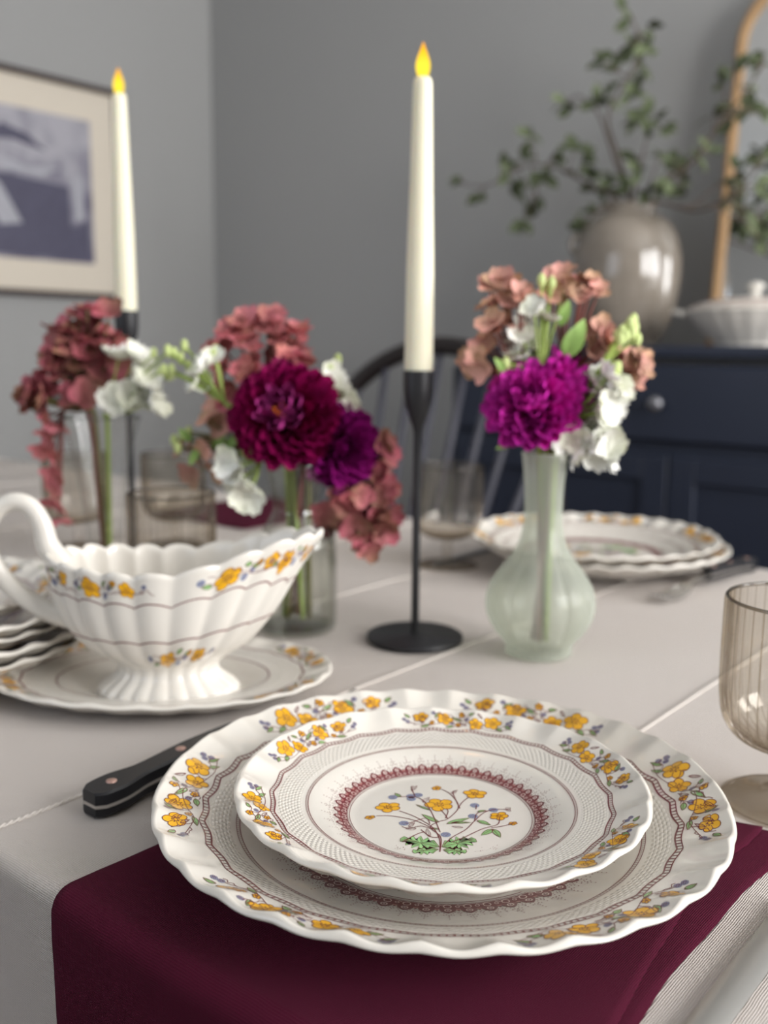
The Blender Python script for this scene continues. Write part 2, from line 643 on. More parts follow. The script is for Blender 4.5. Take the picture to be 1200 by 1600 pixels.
def window(name, axis, pos, c0, c1, z0, z1):
    root = bpy.data.objects.new(name, None)
    COL.objects.link(root)
    struct(root)
    mid, wz = (c0 + c1) / 2, z1 - z0
    bars = [(c0 + .02, (z0 + z1) / 2, .04, wz), (c1 - .02, (z0 + z1) / 2, .04, wz), (mid, z0 + .025, c1 - c0, .05), (mid, z1 - .02, c1 - c0, .04),
            (mid, (z0 + z1) / 2, c1 - c0, .045)]
    if c1 - c0 > 1.2:
        bars.append((mid, (z0 + z1) / 2, .05, wz))
    mb = MB()
    for (c, z, sw, sz) in bars:
        if axis == 'x':
            mb.box((pos, c, z), (.045, sw, sz))
        else:
            mb.box((c, pos, z), (sw, .045, sz))
    mb.obj('window_frame', M['trim'], root, smooth=False)
    mb = MB()
    if axis == 'x':
        mb.box((pos - .09, mid, z0 - .015), (.14, c1 - c0 + .1, .03))
    else:
        mb.box((mid, pos + .09, z0 - .015), (c1 - c0 + .1, .14, .03))
    mb.obj('window_sill', M['trim'], root, smooth=False)


for i, h in enumerate(holesR):
    window('window_%d' % (i + 1), 'x', XR + .03 - 0.0, *h)
window('window_3', 'y', YF - .03, -2.0, -0.5, 0.9, 2.2)  # unseen window, added to go with the front fill lamp
for nm, c, s in (('baseboard_back', ((XL + XR) / 2, YB - .009, .07), (XR - XL - 0.04, .016, .14)),
                 ('baseboard_left', (XL + .009, (YB + YF) / 2, .07), (.016, YB - YF - 0.04, .14))):
    struct(MB().box(c, s, bev=.004).obj(nm, M['trim'], smooth=False))

# ------------------------------------------------------------------ picture on the left wall
root = thing('framed_picture', 'dark framed picture in a wide cream mat on the left wall', 'picture', (XL + .001, 1.455, 1.448))
PW, PH, FT = 1.02, 0.63, 0.017
mb = MB()
for c, s in (((.014, 0, PH / 2 - FT / 2), (.026, PW, FT)), ((.014, 0, -PH / 2 + FT / 2), (.026, PW, FT)),
             ((.014, PW / 2 - FT / 2, 0), (.026, FT, PH)), ((.014, -PW / 2 + FT / 2, 0), (.026, FT, PH))):
    mb.box(c, s, bev=.004)
mb.obj('frame', M['frame'], root, smooth=False)
MB().box((.006, 0, 0), (.008, PW - .02, PH - .02)).obj('mat_board', M['mat_board'], root, smooth=False)


def picture_mat():
    m = mat('old_print', srgb(150, 146, 160), 0.5)
    n, l = m.node_tree.nodes, m.node_tree.links
    b = n['Principled BSDF']
    tc = [x for x in n if x.type == 'TEX_COORD'][0]
    ns = n.new('ShaderNodeTexNoise')
    ns.inputs['Scale'].default_value = 14
    ns.inputs['Detail'].default_value = 5
    l.new(tc.outputs['Object'], ns.inputs['Vector'])
    sp = n.new('ShaderNodeSeparateXYZ')
    l.new(tc.outputs['Object'], sp.inputs[0])
    mr = n.new('ShaderNodeMath')
    mr.operation = 'MULTIPLY_ADD'
    mr.inputs[1].default_value = 1.1
    l.new(sp.outputs['Z'], mr.inputs[0])
    l.new(ns.outputs['Fac'], mr.inputs[2])
    cr = n.new('ShaderNodeValToRGB')
    e = cr.color_ramp.elements
    e[0].position, e[0].color = 0.22, srgb(100, 96, 118)
    e[1].position, e[1].color = 0.72, srgb(178, 176, 184)
    l.new(mr.outputs[0], cr.inputs[0])
    l.new(cr.outputs[0], b.inputs['Base Color'])
    return m


pr = MB().box((.0108, 0, 0), (.0015, PW - .20, PH - .21)).obj('print', picture_mat(), root, smooth=False)
M['ink'] = mat('print_ink', srgb(88, 86, 106), 0.5, var=0.2, vscale=30)
M['inkpale'] = mat('print_highlight', srgb(178, 178, 186), 0.5, var=0.1, vscale=30)


def flat_poly(pts, x, thick=.0006):
    n = len(pts)
    return [(x, a, b) for a, b in pts], [tuple(range(n))]


mb = MB()   # flat shapes of the print: house, ground, hill, boat-like roof
mb.add(*flat_poly([(.04, .03), (.33, .01), (.33, -.12), (.04, -.14)], .0118))
mb.add(*flat_poly([(-.38, -.20), (.395, -.20), (.395, -.08), (.36, -.10), (.2, -.13), (-.05, -.11), (-.38, -.08)], .0119))
mb.add(*flat_poly([(.05, .11), (.12, .16), (.2, .14), (.26, .10), (.15, .12)], .0118))
mb.obj('print_ink', M['ink'], pr, smooth=False)
mb = MB()
mb.add(*flat_poly([(.10, -.12), (.05, -.02), (.075, .02), (.11, -.01), (.17, -.11)], .0122))
mb.add(*flat_poly([(.10, .07), (.2, .05), (.3, .06), (.24, .03), (.12, .035)], .0121))
mb.add(*flat_poly([(.345, .04), (.375, .05), (.38, -.08), (.345, -.09)], .0121))
mb.obj('print_highlight', M['inkpale'], pr, smooth=False)
bpy.context.view_layer.update()

# ------------------------------------------------------------------ sideboard
SBX0, SBX1, SBY0, SBY1, SBZ = -1.387, 0.803, 1.90, 2.33, 1.0
root = thing('sideboard', 'navy painted sideboard with drawers and panelled doors along the back wall', 'sideboard',
             ((SBX0 + SBX1) / 2, (SBY0 + SBY1) / 2, 0))
cx, cy = root.location.x, root.location.y


def L(x, y, z):
    return (x - cx, y - cy, z)


W_, D_ = SBX1 - SBX0, SBY1 - SBY0
MB().box(L((SBX0 + SBX1) / 2, (SBY0 + SBY1) / 2 + .01, .50), (W_ - .03, D_ - .02, .90), bev=.004).obj('body', M['navy'], root, smooth=False)
MB().box(L((SBX0 + SBX1) / 2, (SBY0 + SBY1) / 2, SBZ - .013), (W_, D_, .026), bev=.006).obj('top', M['navy'], root, smooth=False)
MB().box(L((SBX0 + SBX1) / 2, (SBY0 + SBY1) / 2 + .01, .025), (W_ - .06, D_ - .06, .05)).obj('plinth', M['navy'], root, smooth=False)
nd = 2
uw = (W_ - .07) / nd
for i in range(nd):
    x0 = SBX0 + .035 + i * uw
    xc = x0 + uw / 2
    mb = MB()
    mb.box(L(xc, SBY0 + .012, .885), (uw - .018, .022, .155), bev=.006)
    dr = mb.obj('drawer', M['navy'], root, smooth=False)
    for kx in (-.026,):
        mb = MB()
        mb.lathe([(0.0001, .03), (.010, .029), (.0155, .023), (.016, .017), (.011, .010), (.006, .006), (.006, 0)], 16)
        kn = mb.obj('knob', M['knobgrey'], dr, smooth=True)
        kn.matrix_local = Matrix.Translation(L(xc + kx, SBY0 + .001, .885)) @ Matrix.Rotation(PI / 2, 4, 'X')
    for j in range(2):
        dw = (uw - .018) / 2
        dx = x0 + .009 + dw * (j + .5)
        mb = MB()
        mb.box(L(dx, SBY0 + .018, .43), (dw - .004, .012, .70))
        for c, s in (((dx - dw / 2 + .03, .43), (.056, .70)), ((dx + dw / 2 - .03, .43), (.056, .70)), ((dx, .753), (dw - .112, .052)), ((dx, .107), (dw - .112, .052))):
            mb.box(L(c[0], SBY0 + .009, c[1]), (s[0], .014, s[1]), bev=.003)
        dd = mb.obj('door', M['navy'], root, smooth=False)
        mb = MB()
        mb.lathe([(0.0001, .024), (.008, .023), (.012, .018), (.012, .014), (.006, .006), (.005, 0)], 16)
        kn = mb.obj('knob', M['bronze'], dd, smooth=True)
        kn.matrix_local = Matrix.Translation(L(dx + (dw / 2 - .03) * (1 if j == 0 else -1), SBY0 + .003, .62)) @ Matrix.Rotation(PI / 2, 4, 'X')

# ------------------------------------------------------------------ mirror leaning on the wall
mw_, mh_ = 0.62, 0.79
root = thing('leaning_mirror', 'arched mirror in a slim oak frame leaning on the wall above the sideboard', 'mirror', (-.884 + mw_ / 2, 2.235, SBZ))
lean = Matrix.Rotation(math.radians(-6.2), 4, 'X')


def rrect(wd, ht, r, n=10):
    pts = [(-wd / 2, 0), (wd / 2, 0)]
    pts += [(wd / 2 - r + r * math.cos(a), ht - r + r * math.sin(a)) for a in [PI / 2 * k / n for k in range(n + 1)]]
    pts += [(-wd / 2 + r + r * math.cos(a), ht - r + r * math.sin(a)) for a in [PI / 2 + PI / 2 * k / n for k in range(n + 1)]]
    return pts


po, pi_ = rrect(mw_, mh_, .13), [(x, z + .018) for x, z in rrect(mw_ - .036, mh_ - .036, .114)]
n_ = len(po)
mb = MB()
rows = []
for (y, A) in ((0, po), (-.022, po), (-.026, [((a[0] * .6 + b[0] * .4), (a[1] * .6 + b[1] * .4)) for a, b in zip(po, pi_)]), (-.022, pi_), (0, pi_)):
    rows.append([(p[0], y, p[1]) for p in A])
mb.grid(rows, closed_u=True, closed_v=True)
o = mb.obj('frame', M['gold'], root, smooth=False)
o.matrix_local = lean
mb = MB()
mb.add([(p[0], -.012, p[1]) for p in pi_], [tuple(range(n_))])
mb.add([(p[0], -.003, p[1]) for p in pi_], [tuple(range(n_))[::-1]])
o = mb.obj('mirror_glass', M['mirror'], root, smooth=False)
o.matrix_local = lean

# ------------------------------------------------------------------ glazed jar
JX, JY = -1.03, 2.10
root = thing('stoneware_jar', 'tall grey-brown glazed jar with one small ear handle on the sideboard', 'jar', (JX, JY, SBZ))
prof = [(.001, .0), (.070, .0), (.078, .006), (.098, .05), (.113, .11), (.119, .17), (.116, .22), (.104, .265), (.082, .295), (.062, .308), (.056, .318), (.062, .328), (.058, .330), (.050, .322),
        (.050, .30), (.075, .285), (.10, .22), (.10, .1), (.07, .02), (.001, .015)]
pp = spline([(r, 0, z) for r, z in prof], 4)
MB().lathe([(max(p.x, .0005), p.z) for p in pp], 48, fn=lambda r, z, t: (r * (1 + .006 * math.sin(3 * t + z * 20)), z * .93)).obj('body', M['jar'], root)
for a in (YAW + PI,):
    mb = MB()
    mb.tube(spline([(.106, 0, .236), (.122, 0, .236), (.126, 0, .215), (.114, 0, .198)], 5), .006, 8)
    o = mb.obj('handle', M['jar'], root)
    o.rotation_euler = (0, 0, a)

# ------------------------------------------------------------------ leaves


def leaf_mesh(name, material, Lg=1.0, Wd=0.55, fold=0.12, curl=0.15, nx=6, shape=0.85):
    rows = []
    for i in range(nx + 1):
        t = i / nx
        hw = Wd / 2 * math.sin(PI * t ** shape) ** 0.8 + 0.004
        row = []
        for j in (-1, -.5, 0, .5, 1):
            row.append((t * Lg, j * hw, fold * abs(j) * hw * 1.6 - curl * t * t * Lg))
        rows.append(row)
    return MB().grid(rows).mesh(name, material)


def orient(pos, d, up, scale, roll=0.0):
    """matrix: local x -> d, local z near up"""
    d = Vector(d).normalized()
    up = Vector(up)
    y = up.cross(d)
    if y.length < 1e-4:
        y = Vector((1, .3, .2)).cross(d)
    y.normalize()
    z = d.cross(y)
    R = Matrix((d, y, z)).transposed().to_4x4()
    return Matrix.Translation(pos) @ R @ Matrix.Rotation(roll, 4, 'X') @ Matrix.Scale(scale, 4)


LEAF = leaf_mesh('leaf', M['leaf'], 1, .62)
LEAFB = leaf_mesh('leaf', M['leaf_bright'], 1, .42, curl=.2)
CAMDIR = (CAM_M.to_3x3() @ Vector((0, 0, 1))).normalized()     # towards the viewer's side of the table

mouth = Vector((JX, JY, SBZ + .295))


def bp(px, py, dy=0.0):
    return PY(px, py, JY + dy)


branches = [
    ('upright leafy branch standing tall out of the grey jar', [mouth + Vector((0, 0, -.25)), mouth, bp(968, 250), bp(950, 185), bp(975, 130), bp(1000, 80), bp(985, 22)],
     [(985, 30), (1000, 55), (985, 70), (960, 88), (943, 98), (1008, 80), (1018, 68), (965, 130), (992, 128), (948, 155), (985, 148), (1015, 45), (972, 15), (1000, 105), (960, 112)]),
    ('thin arching branch curling left above the grey jar', [mouth + Vector((.01, 0, -.25)), mouth + Vector((.005, 0, 0)), bp(962, 255), bp(935, 178), bp(905, 150), bp(887, 160)],
     [(885, 160), (892, 172), (930, 160)]),
    ('long leafy branch reaching far left from the grey jar', [mouth + Vector((-.01, 0, -.25)), mouth + Vector((-.01, 0, 0)), bp(920, 290), bp(870, 262), bp(820, 260), bp(760, 290), bp(715, 285)],
     [(720, 285), (750, 303), (785, 262), (800, 285), (795, 270), (815, 248), (830, 212), (865, 250), (860, 266), (875, 240), (900, 235), (895, 272), (925, 278), (930, 293), (840, 308), (822, 345), (835, 320),
      (810, 300), (850, 275), (910, 250)]),
    ('leafy branch leaning right towards the mirror from the grey jar', [mouth + Vector((.02, 0, -.25)), mouth + Vector((.02, 0, 0)), bp(1035, 285, -.03), bp(1080, 255, -.06), bp(1120, 200, -.08), bp(1160, 150, -.10), bp(1195, 95, -.12)],
     [(1030, 245), (1055, 250), (1045, 280), (1068, 292), (1030, 290), (1090, 250), (1075, 272), (1130, 130), (1115, 180), (1150, 112), (1172, 165), (1190, 100), (1175, 140), (1110, 240), (1128, 170), (1050, 265), (1145, 185), (1195, 85), (1185, 178)]),
    ('short leafy sprig at the mouth of the grey jar', [mouth + Vector((.0, 0.01, -.25)), mouth + Vector((.0, 0.01, 0)), bp(1000, 260), bp(1015, 200)],
     [(1005, 185), (1025, 188), (1015, 208), (1036, 200), (995, 192), (990, 250), (1000, 268), (985, 285), (1008, 300), (970, 305), (960, 285)]),
    ('low drooping sprig hanging over the left shoulder of the jar', [mouth + Vector((-.02, -.01, -.2)), mouth + Vector((-.02, -.02, 0.005)), bp(935, 330, -.08), bp(910, 352, -.1)],
     [(910, 352), (905, 362), (930, 335), (945, 300)]),
    ('leafy branch rising right in front of the mirror glass', [mouth + Vector((.02, -.02, -.25)), mouth + Vector((.03, -.02, 0)), bp(1090, 330, -.1), bp(1150, 300, -.12), bp(1195, 250, -.14)],
     [(1150, 300), (1165, 330), (1180, 290), (1175, 260), (1192, 240), (1140, 320), (1160, 350), (1190, 345), (1150, 265), (1195, 300), (1185, 372), (1130, 285)]),
]
for lab, path, lv in branches:
    path = [Vector(p) for p in path]
    root = thing('leafy_branch', lab, 'branch', path[0])
    sp_ = spline(path, 6)
    nn = len(sp_)
    mb = MB()
    mb.tube([p - path[0] for p in sp_], [.0042 - .0028 * i / nn for i in range(nn)], 6)
    for (px, py) in lv:
        q = bp(px, py, random.uniform(-.05, .05))
        k = min(range(int(nn * .25), nn), key=lambda i: (sp_[i] - q).length)
        a = sp_[k]
        mb.tube(spline([a - path[0], a.lerp(q, .5) - path[0] + Vector((0, 0, .004)), q - path[0]], 3), [.0016] * 7, 5, caps=False)
        for m_ in range(3):
            d = (q - a).normalized() * .6 + Vector((random.uniform(-1, 1), random.uniform(-.7, .7), random.uniform(-.8, .8)))
            mm = orient(q - path[0], d, CAMDIR + Vector((random.uniform(-.7, .7), random.uniform(-.7, .7), random.uniform(0, 1))), random.uniform(.030, .048))
            link('leaf', LEAF, root, mw=mm)
    mb.obj('stem', M['branch'], root)

# ------------------------------------------------------------------ covered dish (tureen) on the sideboard
root = thing('covered_dish', 'cream covered serving dish with round lid knob on the sideboard', 'tureen', (-.715, 2.03, SBZ), 0.1)


def oval(ex, ey, nfl=20, amp=.03):
    def fn(r, z, t):
        return r * (1 + amp * (abs(math.sin(nfl * t / 2)) - .5)), z
    return fn


def lathe_oval(prof, seg, ex, ey, nfl=20, amp=.03):
    m_ = MB().lathe(prof, seg, fn=oval(ex, ey, nfl, amp))
    m_.v = [(x * ex, y * ey, z) for x, y, z in m_.v]
    return m_


pp = spline([(r, 0, z) for r, z in [(.001, 0), (.055, 0), (.060, .006), (.072, .02), (.092, .045), (.104, .066), (.107, .070), (.101, .070), (.088, .05), (.06, .02), (.001, .016)]], 4)
lathe_oval([(max(.0005, p.x), p.z) for p in pp], 80, 1.25, .95).obj('bowl', M['china'], root)
pp = spline([(r, 0, z) for r, z in [(.104, .071), (.104, .075), (.088, .084), (.06, .093), (.02, .098), (.009, .101), (.007, .108), (.013, .115), (.013, .121), (.006, .126), (.0005, .127)]], 4)
lid = lathe_oval([(max(.0005, p.x), p.z) for p in pp], 80, 1.22, .95, amp=.012).obj('lid', M['china'], root)
mb = MB()
for z, r in ((.0765, .1015), (.087, .080)):
    pts = [(r * 1.22 * math.cos(t), r * .95 * math.sin(t), z + .001) for t in [2 * PI * k / 90 for k in range(91)]]
    mb.tube(pts, .0009, 5)
for s in (-1, 1):
    mb2 = MB().tube(spline([(s * .125, -.03, .062), (s * .155, -.02, .068), (s * .155, .02, .068), (s * .125, .03, .062)], 5), .006, 8)
    mb2.obj('handle', M['china'], root)
mb.obj('painted_band', M['p_tint'], lid)

# ------------------------------------------------------------------ Windsor chairs
def windsor(loc, rz, label):
    root = thing('windsor_chair', label, 'chair', loc, rz, 'black hoop back chairs')
    # seat (front = -y local)
    rows = []
    for zz, k in ((.43, .90), (.436, .98), (.448, 1.0), (.458, .97)):
        rows.append([(k * .225 * math.cos(t) * (1 - .08 * math.sin(t)), k * .215 * math.sin(t), zz) for t in [2 * PI * i / 40 for i in range(40)]])
    for k, zz in ((.7, .450), (.4, .446), (.02, .446)):
        rows.append([(k * .225 * math.cos(t), k * .215 * math.sin(t), zz) for t in [2 * PI * i / 40 for i in range(40)]])
    mb = MB().grid(rows, closed_v=True)
    mb.f.append(tuple(range(40))[::-1]); mb.mi.append(0)
    mb.obj('seat', M['chair'], root)

    def bowp(a):   # a 0..pi
        x = .285 * math.cos(a) * (1.0 + .06 * math.sin(a))
        z = .455 + .54 * math.sin(a) ** .62
        y = .165 + .20 * (z - .455) / .575 * .75
        return Vector((x * (1 if z > .6 else .86 + .14 * (z - .455) / .145), y, z))
    n = 40
    pts = [bowp(PI * (.001 + .998 * i / n)) for i in range(n + 1)]
    MB().tube(pts, .0165, 10).obj('hoop', M['chair'], root)
    for i in range(9):
        fx = (i - 4) / 4.0
        xb = fx * .155
        xt = fx * .232
        ztop = None
        a = math.acos(max(-1, min(1, xt / .295)))
        tp = bowp(a)
        bt = Vector((xb, .165 - .05 * abs(fx) ** 2, .452))
        MB().tube([bt, bt.lerp(tp, .35), bt.lerp(tp, .7), tp], [.0075, .0092, .0075, .006], 8).obj('spindle', M['spindle'], root)
    for sx in (-1, 1):
        for sy in (-1, 1):
            a_, b_ = Vector((sx * .13, sy * .12, .435)), Vector((sx * .205, sy * .20, 0.0))
            MB().tube([a_, a_.lerp(b_, .3), a_.lerp(b_, .6), b_], [.012, .018, .020, .011], 10).obj('leg', M['chair'], root)
        MB().tube([(sx * .172, -.165, .19), (sx * .172, 0, .19), (sx * .172, .165, .19)], [.008, .013, .008], 8).obj('stretcher', M['chair'], root)
    MB().tube([(-.17, 0, .19), (0, 0, .19), (.17, 0, .19)], [.008, .013, .008], 8).obj('stretcher', M['chair'], root)
    return root


windsor((-1.04, 1.115, 0), math.radians(0), 'black hoop back wooden chair behind the table in front of the sideboard')

# ------------------------------------------------------------------ table and cloth
TX0, TX1, TY0, TY1, TZ = -2.12, 0.36, 0.222, 1.115, 0.75
root = thing('dining_table', 'dining table wholly covered by the pale linen cloth', 'table', ((TX0 + TX1) / 2, (TY0 + TY1) / 2, 0))
tw, td = TX1 - TX0, TY1 - TY0
MB().box((0, 0, TZ - .0165), (tw - .024, td - .024, .025), bev=.006).obj('tabletop', M['frame'], root, smooth=False)
MB().box((0, 0, TZ - .075), (tw - .2, td - .2, .09)).obj('apron', M['frame'], root, smooth=False)
for sx in (-1, 1):
    for sy in (-1, 1):
        MB().lathe([(.0005, 0), (.018, 0), (.028, .1), (.032, .45), (.036, TZ - .03), (.0005, TZ - .03)], 20).obj('leg', M['frame'], root, loc=(sx * (tw / 2 - .13), sy * (td / 2 - .13), 0))

RB = 0.008   # roundness of the edge


def edge_profile(drop_front, drop_back, n_top=60):
    """list of (y, z, s, side) running from the front hem over the table to the back hem"""
    P = []
    s = 0
    nz = 22
    for i in range(nz):
        P.append((TY0, TZ - RB - drop_front * (1 - i / nz), -1))
    for i in range(7):
        a = PI / 2 * i / 6
        P.append((TY0 + RB - RB * math.cos(a), TZ - RB + RB * math.sin(a), 0))
    for i in range(1, n_top):
        P.append((TY0 + RB + (TY1 - TY0 - 2 * RB) * i / n_top, TZ, 0))
    for i in range(7):
        a = PI / 2 * (1 - i / 6)
        P.append((TY1 - RB + RB * math.cos(a), TZ - RB + RB * math.sin(a), 0))
    for i in range(1, nz + 1):
        P.append((TY1, TZ - RB - drop_back * i / nz, 1))
    return P


def fold_y(x, depth):
    """how far the hanging cloth swings out at a given depth below the edge (front side)"""
    k = smoothstep(0, .20, depth)
    c = .25 + 1.5 * smoothstep(.10, .30, abs(x + .25))
    return k * c * (.012 * math.sin(x * 21 + .7) + .008 * math.sin(x * 47 + 2.0) + .006)


def cloth_uv(me, uvs):
    ul = me.uv_layers.new(name='UVMap')
    li = np.empty(len(me.loops), dtype=np.int32)
    me.loops.foreach_get('vertex_index', li)
    ul.data.foreach_set('uv', np.array(uvs, dtype=np.float32)[li].ravel())


def top_wave(x, y):
    return .0010 * math.sin(x * 17 + y * 9) * math.sin(y * 13 - x * 5 + 1)


prof = edge_profile(.30, .26)
rows, uvs = [], []
NX = 200
for i in range(NX + 1):
    x = TX0 + (TX1 - TX0) * i / NX
    row = []
    s = 0
    for j, (y, z, side) in enumerate(prof):
        if j:
            s += math.hypot(y - prof[j - 1][0], z - prof[j - 1][1])
        yy, zz = y, z
        if side == -1:
            yy = y - fold_y(x, TZ - RB - z)
        elif side == 1:
            yy = y + abs(fold_y(x, TZ - RB - z)) + .004
        row.append((x, yy, zz))
        uvs.append((x, s))
    rows.append(row)
mb = MB().grid(rows)
me = mb.mesh('tablecloth', M['linen'])
cloth_uv(me, uvs)
tc_root = thing('tablecloth', 'pale grey linen tablecloth with corded seams draped over the long table', 'tablecloth', (0, 0, 0))
link('cloth', me, tc_root)
# side falls at the two ends
for xe, sg in ((TX0, -1), (TX1, 1)):
    rows = []
    uvs = []
    for i in range(41):
        y = TY0 + (TY1 - TY0) * i / 40
        row = [(xe + sg * (RB * math.sin(PI / 2 * k / 5)) - sg * 0, y, TZ - RB + RB * math.cos(PI / 2 * k / 5)) for k in range(6)]
        for k in range(1, 14):
            dz = .28 * k / 13
            row.append((xe + sg * (RB + smoothstep(0, .2, dz) * (.018 * math.sin(y * 24) + .02)), y, TZ - RB - dz))
        rows.append(row)
        uvs += [(j * .02, y) for j in range(len(row))]
    m3 = MB().grid(rows).mesh('end_fall', M['linen'])
    cloth_uv(m3, uvs)
    link('end_fall', m3, tc_root)
# corded seams every 19 cm across the table
seam_x = [-.255 - .19 * k for k in range(-3, 10)]
for sx in seam_x:
    if sx < TX0 or sx > TX1:
        continue
    path = []
    for j, (y, z, side) in enumerate(edge_profile(.30, .26, 150)):
        yy = y - fold_y(sx, TZ - RB - z) if side == -1 else y + (abs(fold_y(sx, TZ - RB - z)) + .004 if side == 1 else 0)
        path.append(Vector((sx, yy, z)))
    mb = MB()
    # twisted cord: two strands
    acc = 0
    strands = [[], []]
    fine = []
    for a, b in zip(path[:-1], path[1:]):
        m_ = max(1, int((b - a).length / .0016))
        for k in range(m_):
            fine.append(a.lerp(b, k / m_))
    for i, p in enumerate(fine):
        t = (fine[min(i + 1, len(fine) - 1)] - fine[max(0, i - 1)]).normalized()
        nrm = Vector((0, -t.z, t.y)) if abs(t.y) > 1e-6 or abs(t.z) > 1e-6 else Vector((0, 0, 1))
        if nrm.z < 0 and abs(t.z) < .5:
            nrm = -nrm
        ph = acc * 2 * PI / .0085
        for q in (0, 1):
            a_ = ph + q * PI
            strands[q].append(p + nrm * (.0005 + .0005 * math.sin(a_)) + Vector((.0010 * math.cos(a_), 0, 0)))
        if i:
            acc += (p - fine[i - 1]).length
    for st in strands:
        mb.tube(st, .0007, 4)
    mb.obj('corded_seam', M['stitch'], tc_root)

# ------------------------------------------------------------------ napkins
def napkin(name, label, x0, x1, y_far, drop, lift, front=True, group=None, edge_wob=0.0, seed=1):
    rnd = random.Random(seed)
    root = thing(name, label, 'napkin', ((x0 + x1) / 2, 0, 0), 0, group)
    xc = (x0 + x1) / 2
    pf = [p for p in edge_profile(drop, .05, 60)]
    if front:
        pf = [p for p in pf if p[2] == -1 or p[0] < y_far]
        pf.append((y_far, TZ, 0))
    ph = [rnd.uniform(0, 6) for _ in range(6)]

    def build(xa, xb, off, nm, inset_far):
        rows, uvs = [], []
        n = 60
        for i in range(n + 1):
            row = []
            f = i / n
            s = 0
            for j, (y, z, side) in enumerate(pf):
                if j:
                    s += math.hypot(y - pf[j - 1][0], z - pf[j - 1][1])
                wl = edge_wob * .0035 * (math.sin(s * 38 + ph[0]) + .6 * math.sin(s * 90 + ph[1]))
                wr = edge_wob * .0018 * (math.sin(s * 30 + ph[2]) + .5 * math.sin(s * 74 + ph[3]))
                if off > .002:
                    wr = wr * 1.5 - .003 - .011 * smoothstep(.33, .43, y)
                    wl *= .5
                x = (xa + wl * .4) * (1 - f) + (xb + wr) * f
                yy, zz = y, z
                far = y_far - inset_far * .5 + .005 * math.sin(x * 60 + ph[4])
                if j == len(pf) - 1:
                    yy = far
                wav = .0006 * math.sin(x * 70 + y * 40 + ph[5]) + .0006 * math.sin(y * 90 - x * 30)
                edge_l = smoothstep(0, .06, f) * smoothstep(0, .04, 1 - f)
                if side == -1:
                    yy = y - fold_y(x, TZ - RB - z) - off - .0006
                elif z < TZ - 1e-6:
                    a = math.atan2(z - (TZ - RB), (TY0 + RB) - y)
                    yy = y - off * math.cos(a)
                    zz = z + off * math.sin(a)
                else:
                    zz = z + off + max(0, wav) * edge_l * .8
                row.append((x - xc, yy, zz))
                uvs.append((x, s))
            rows.append(row)
        m_ = MB().grid(rows)
        me = m_.mesh(nm, M['napkin'])
        cloth_uv(me, uvs)
        o = link(nm, me, root)
        md = o.modifiers.new('solid', 'SOLIDIFY')
        md.thickness = .0011
        md.offset = 0
        return o
    build(x0, x1, .0011, 'lower_layer', 0)
    build(x0 + .001, x1 - .004, .0026, 'top_layer', .0)
    return root


napkin('linen_napkin', 'burgundy linen napkin under the plates hanging over the near table edge', -.368, -.134, .484, .26, .0, edge_wob=1.0)

# ------------------------------------------------------------------ decorated china
NL = 24          # lobes round a rim
PR = [0, .040, .0445, .052, .058, .0634, .0700, .0797, .0865, .0915, .0950]
PZv = [.0045, .0045, .0052, .0086, .0112, .0126, .0135, .0152, .0172, .0193, .0212]


class Plate:
    def __init__(self, s, lift=0.0, ex=1.0, ey=1.0, zs=1.0, lobes=24, well=1.0, pz=None):
        self.s, self.lift, self.ex, self.ey, self.zs, self.n, self.well = s, lift, ex, ey, zs, lobes, well
        pr = [r * well if r < .0635 else r + (well - 1) * .0634 * (1 - smoothstep(.0634, .0797, r)) for r in PR]
        self.lut = [interp(pr, pz or PZv, .095 * i / 400) for i in range(401)]

    def z0(self, rn):
        u = min(400, max(0, rn / .095 * 400))
        i = min(399, int(u))
        return self.lut[i] * (1 - (u - i)) + self.lut[i + 1] * (u - i)

    def surf(self, x, y):
        """nominal (unit plate, R=.095) plane coords -> point on the glaze"""
        rn = math.hypot(x, y)
        th = math.atan2(y, x)
        t = smoothstep(.0775, .0925, rn)
        sn = math.sin(self.n / 2 * th) ** 2
        lobe = ((sn + .01) / 1.01) ** .4
        k = 1 - t * .014 * (1 - lobe)
        z = self.z0(rn) + t * (.0012 * (.5 - sn) + .0004 * (1 - lobe)) + .0004 * t
        big = (rn / .095) ** 6 * .0009 * math.sin(3 * th + 1)
        s = self.s
        zz = z * (s ** .85) * self.zs + self.lift + big * t
        return Vector((x * k * s * self.ex, y * k * s * self.ey, zz))


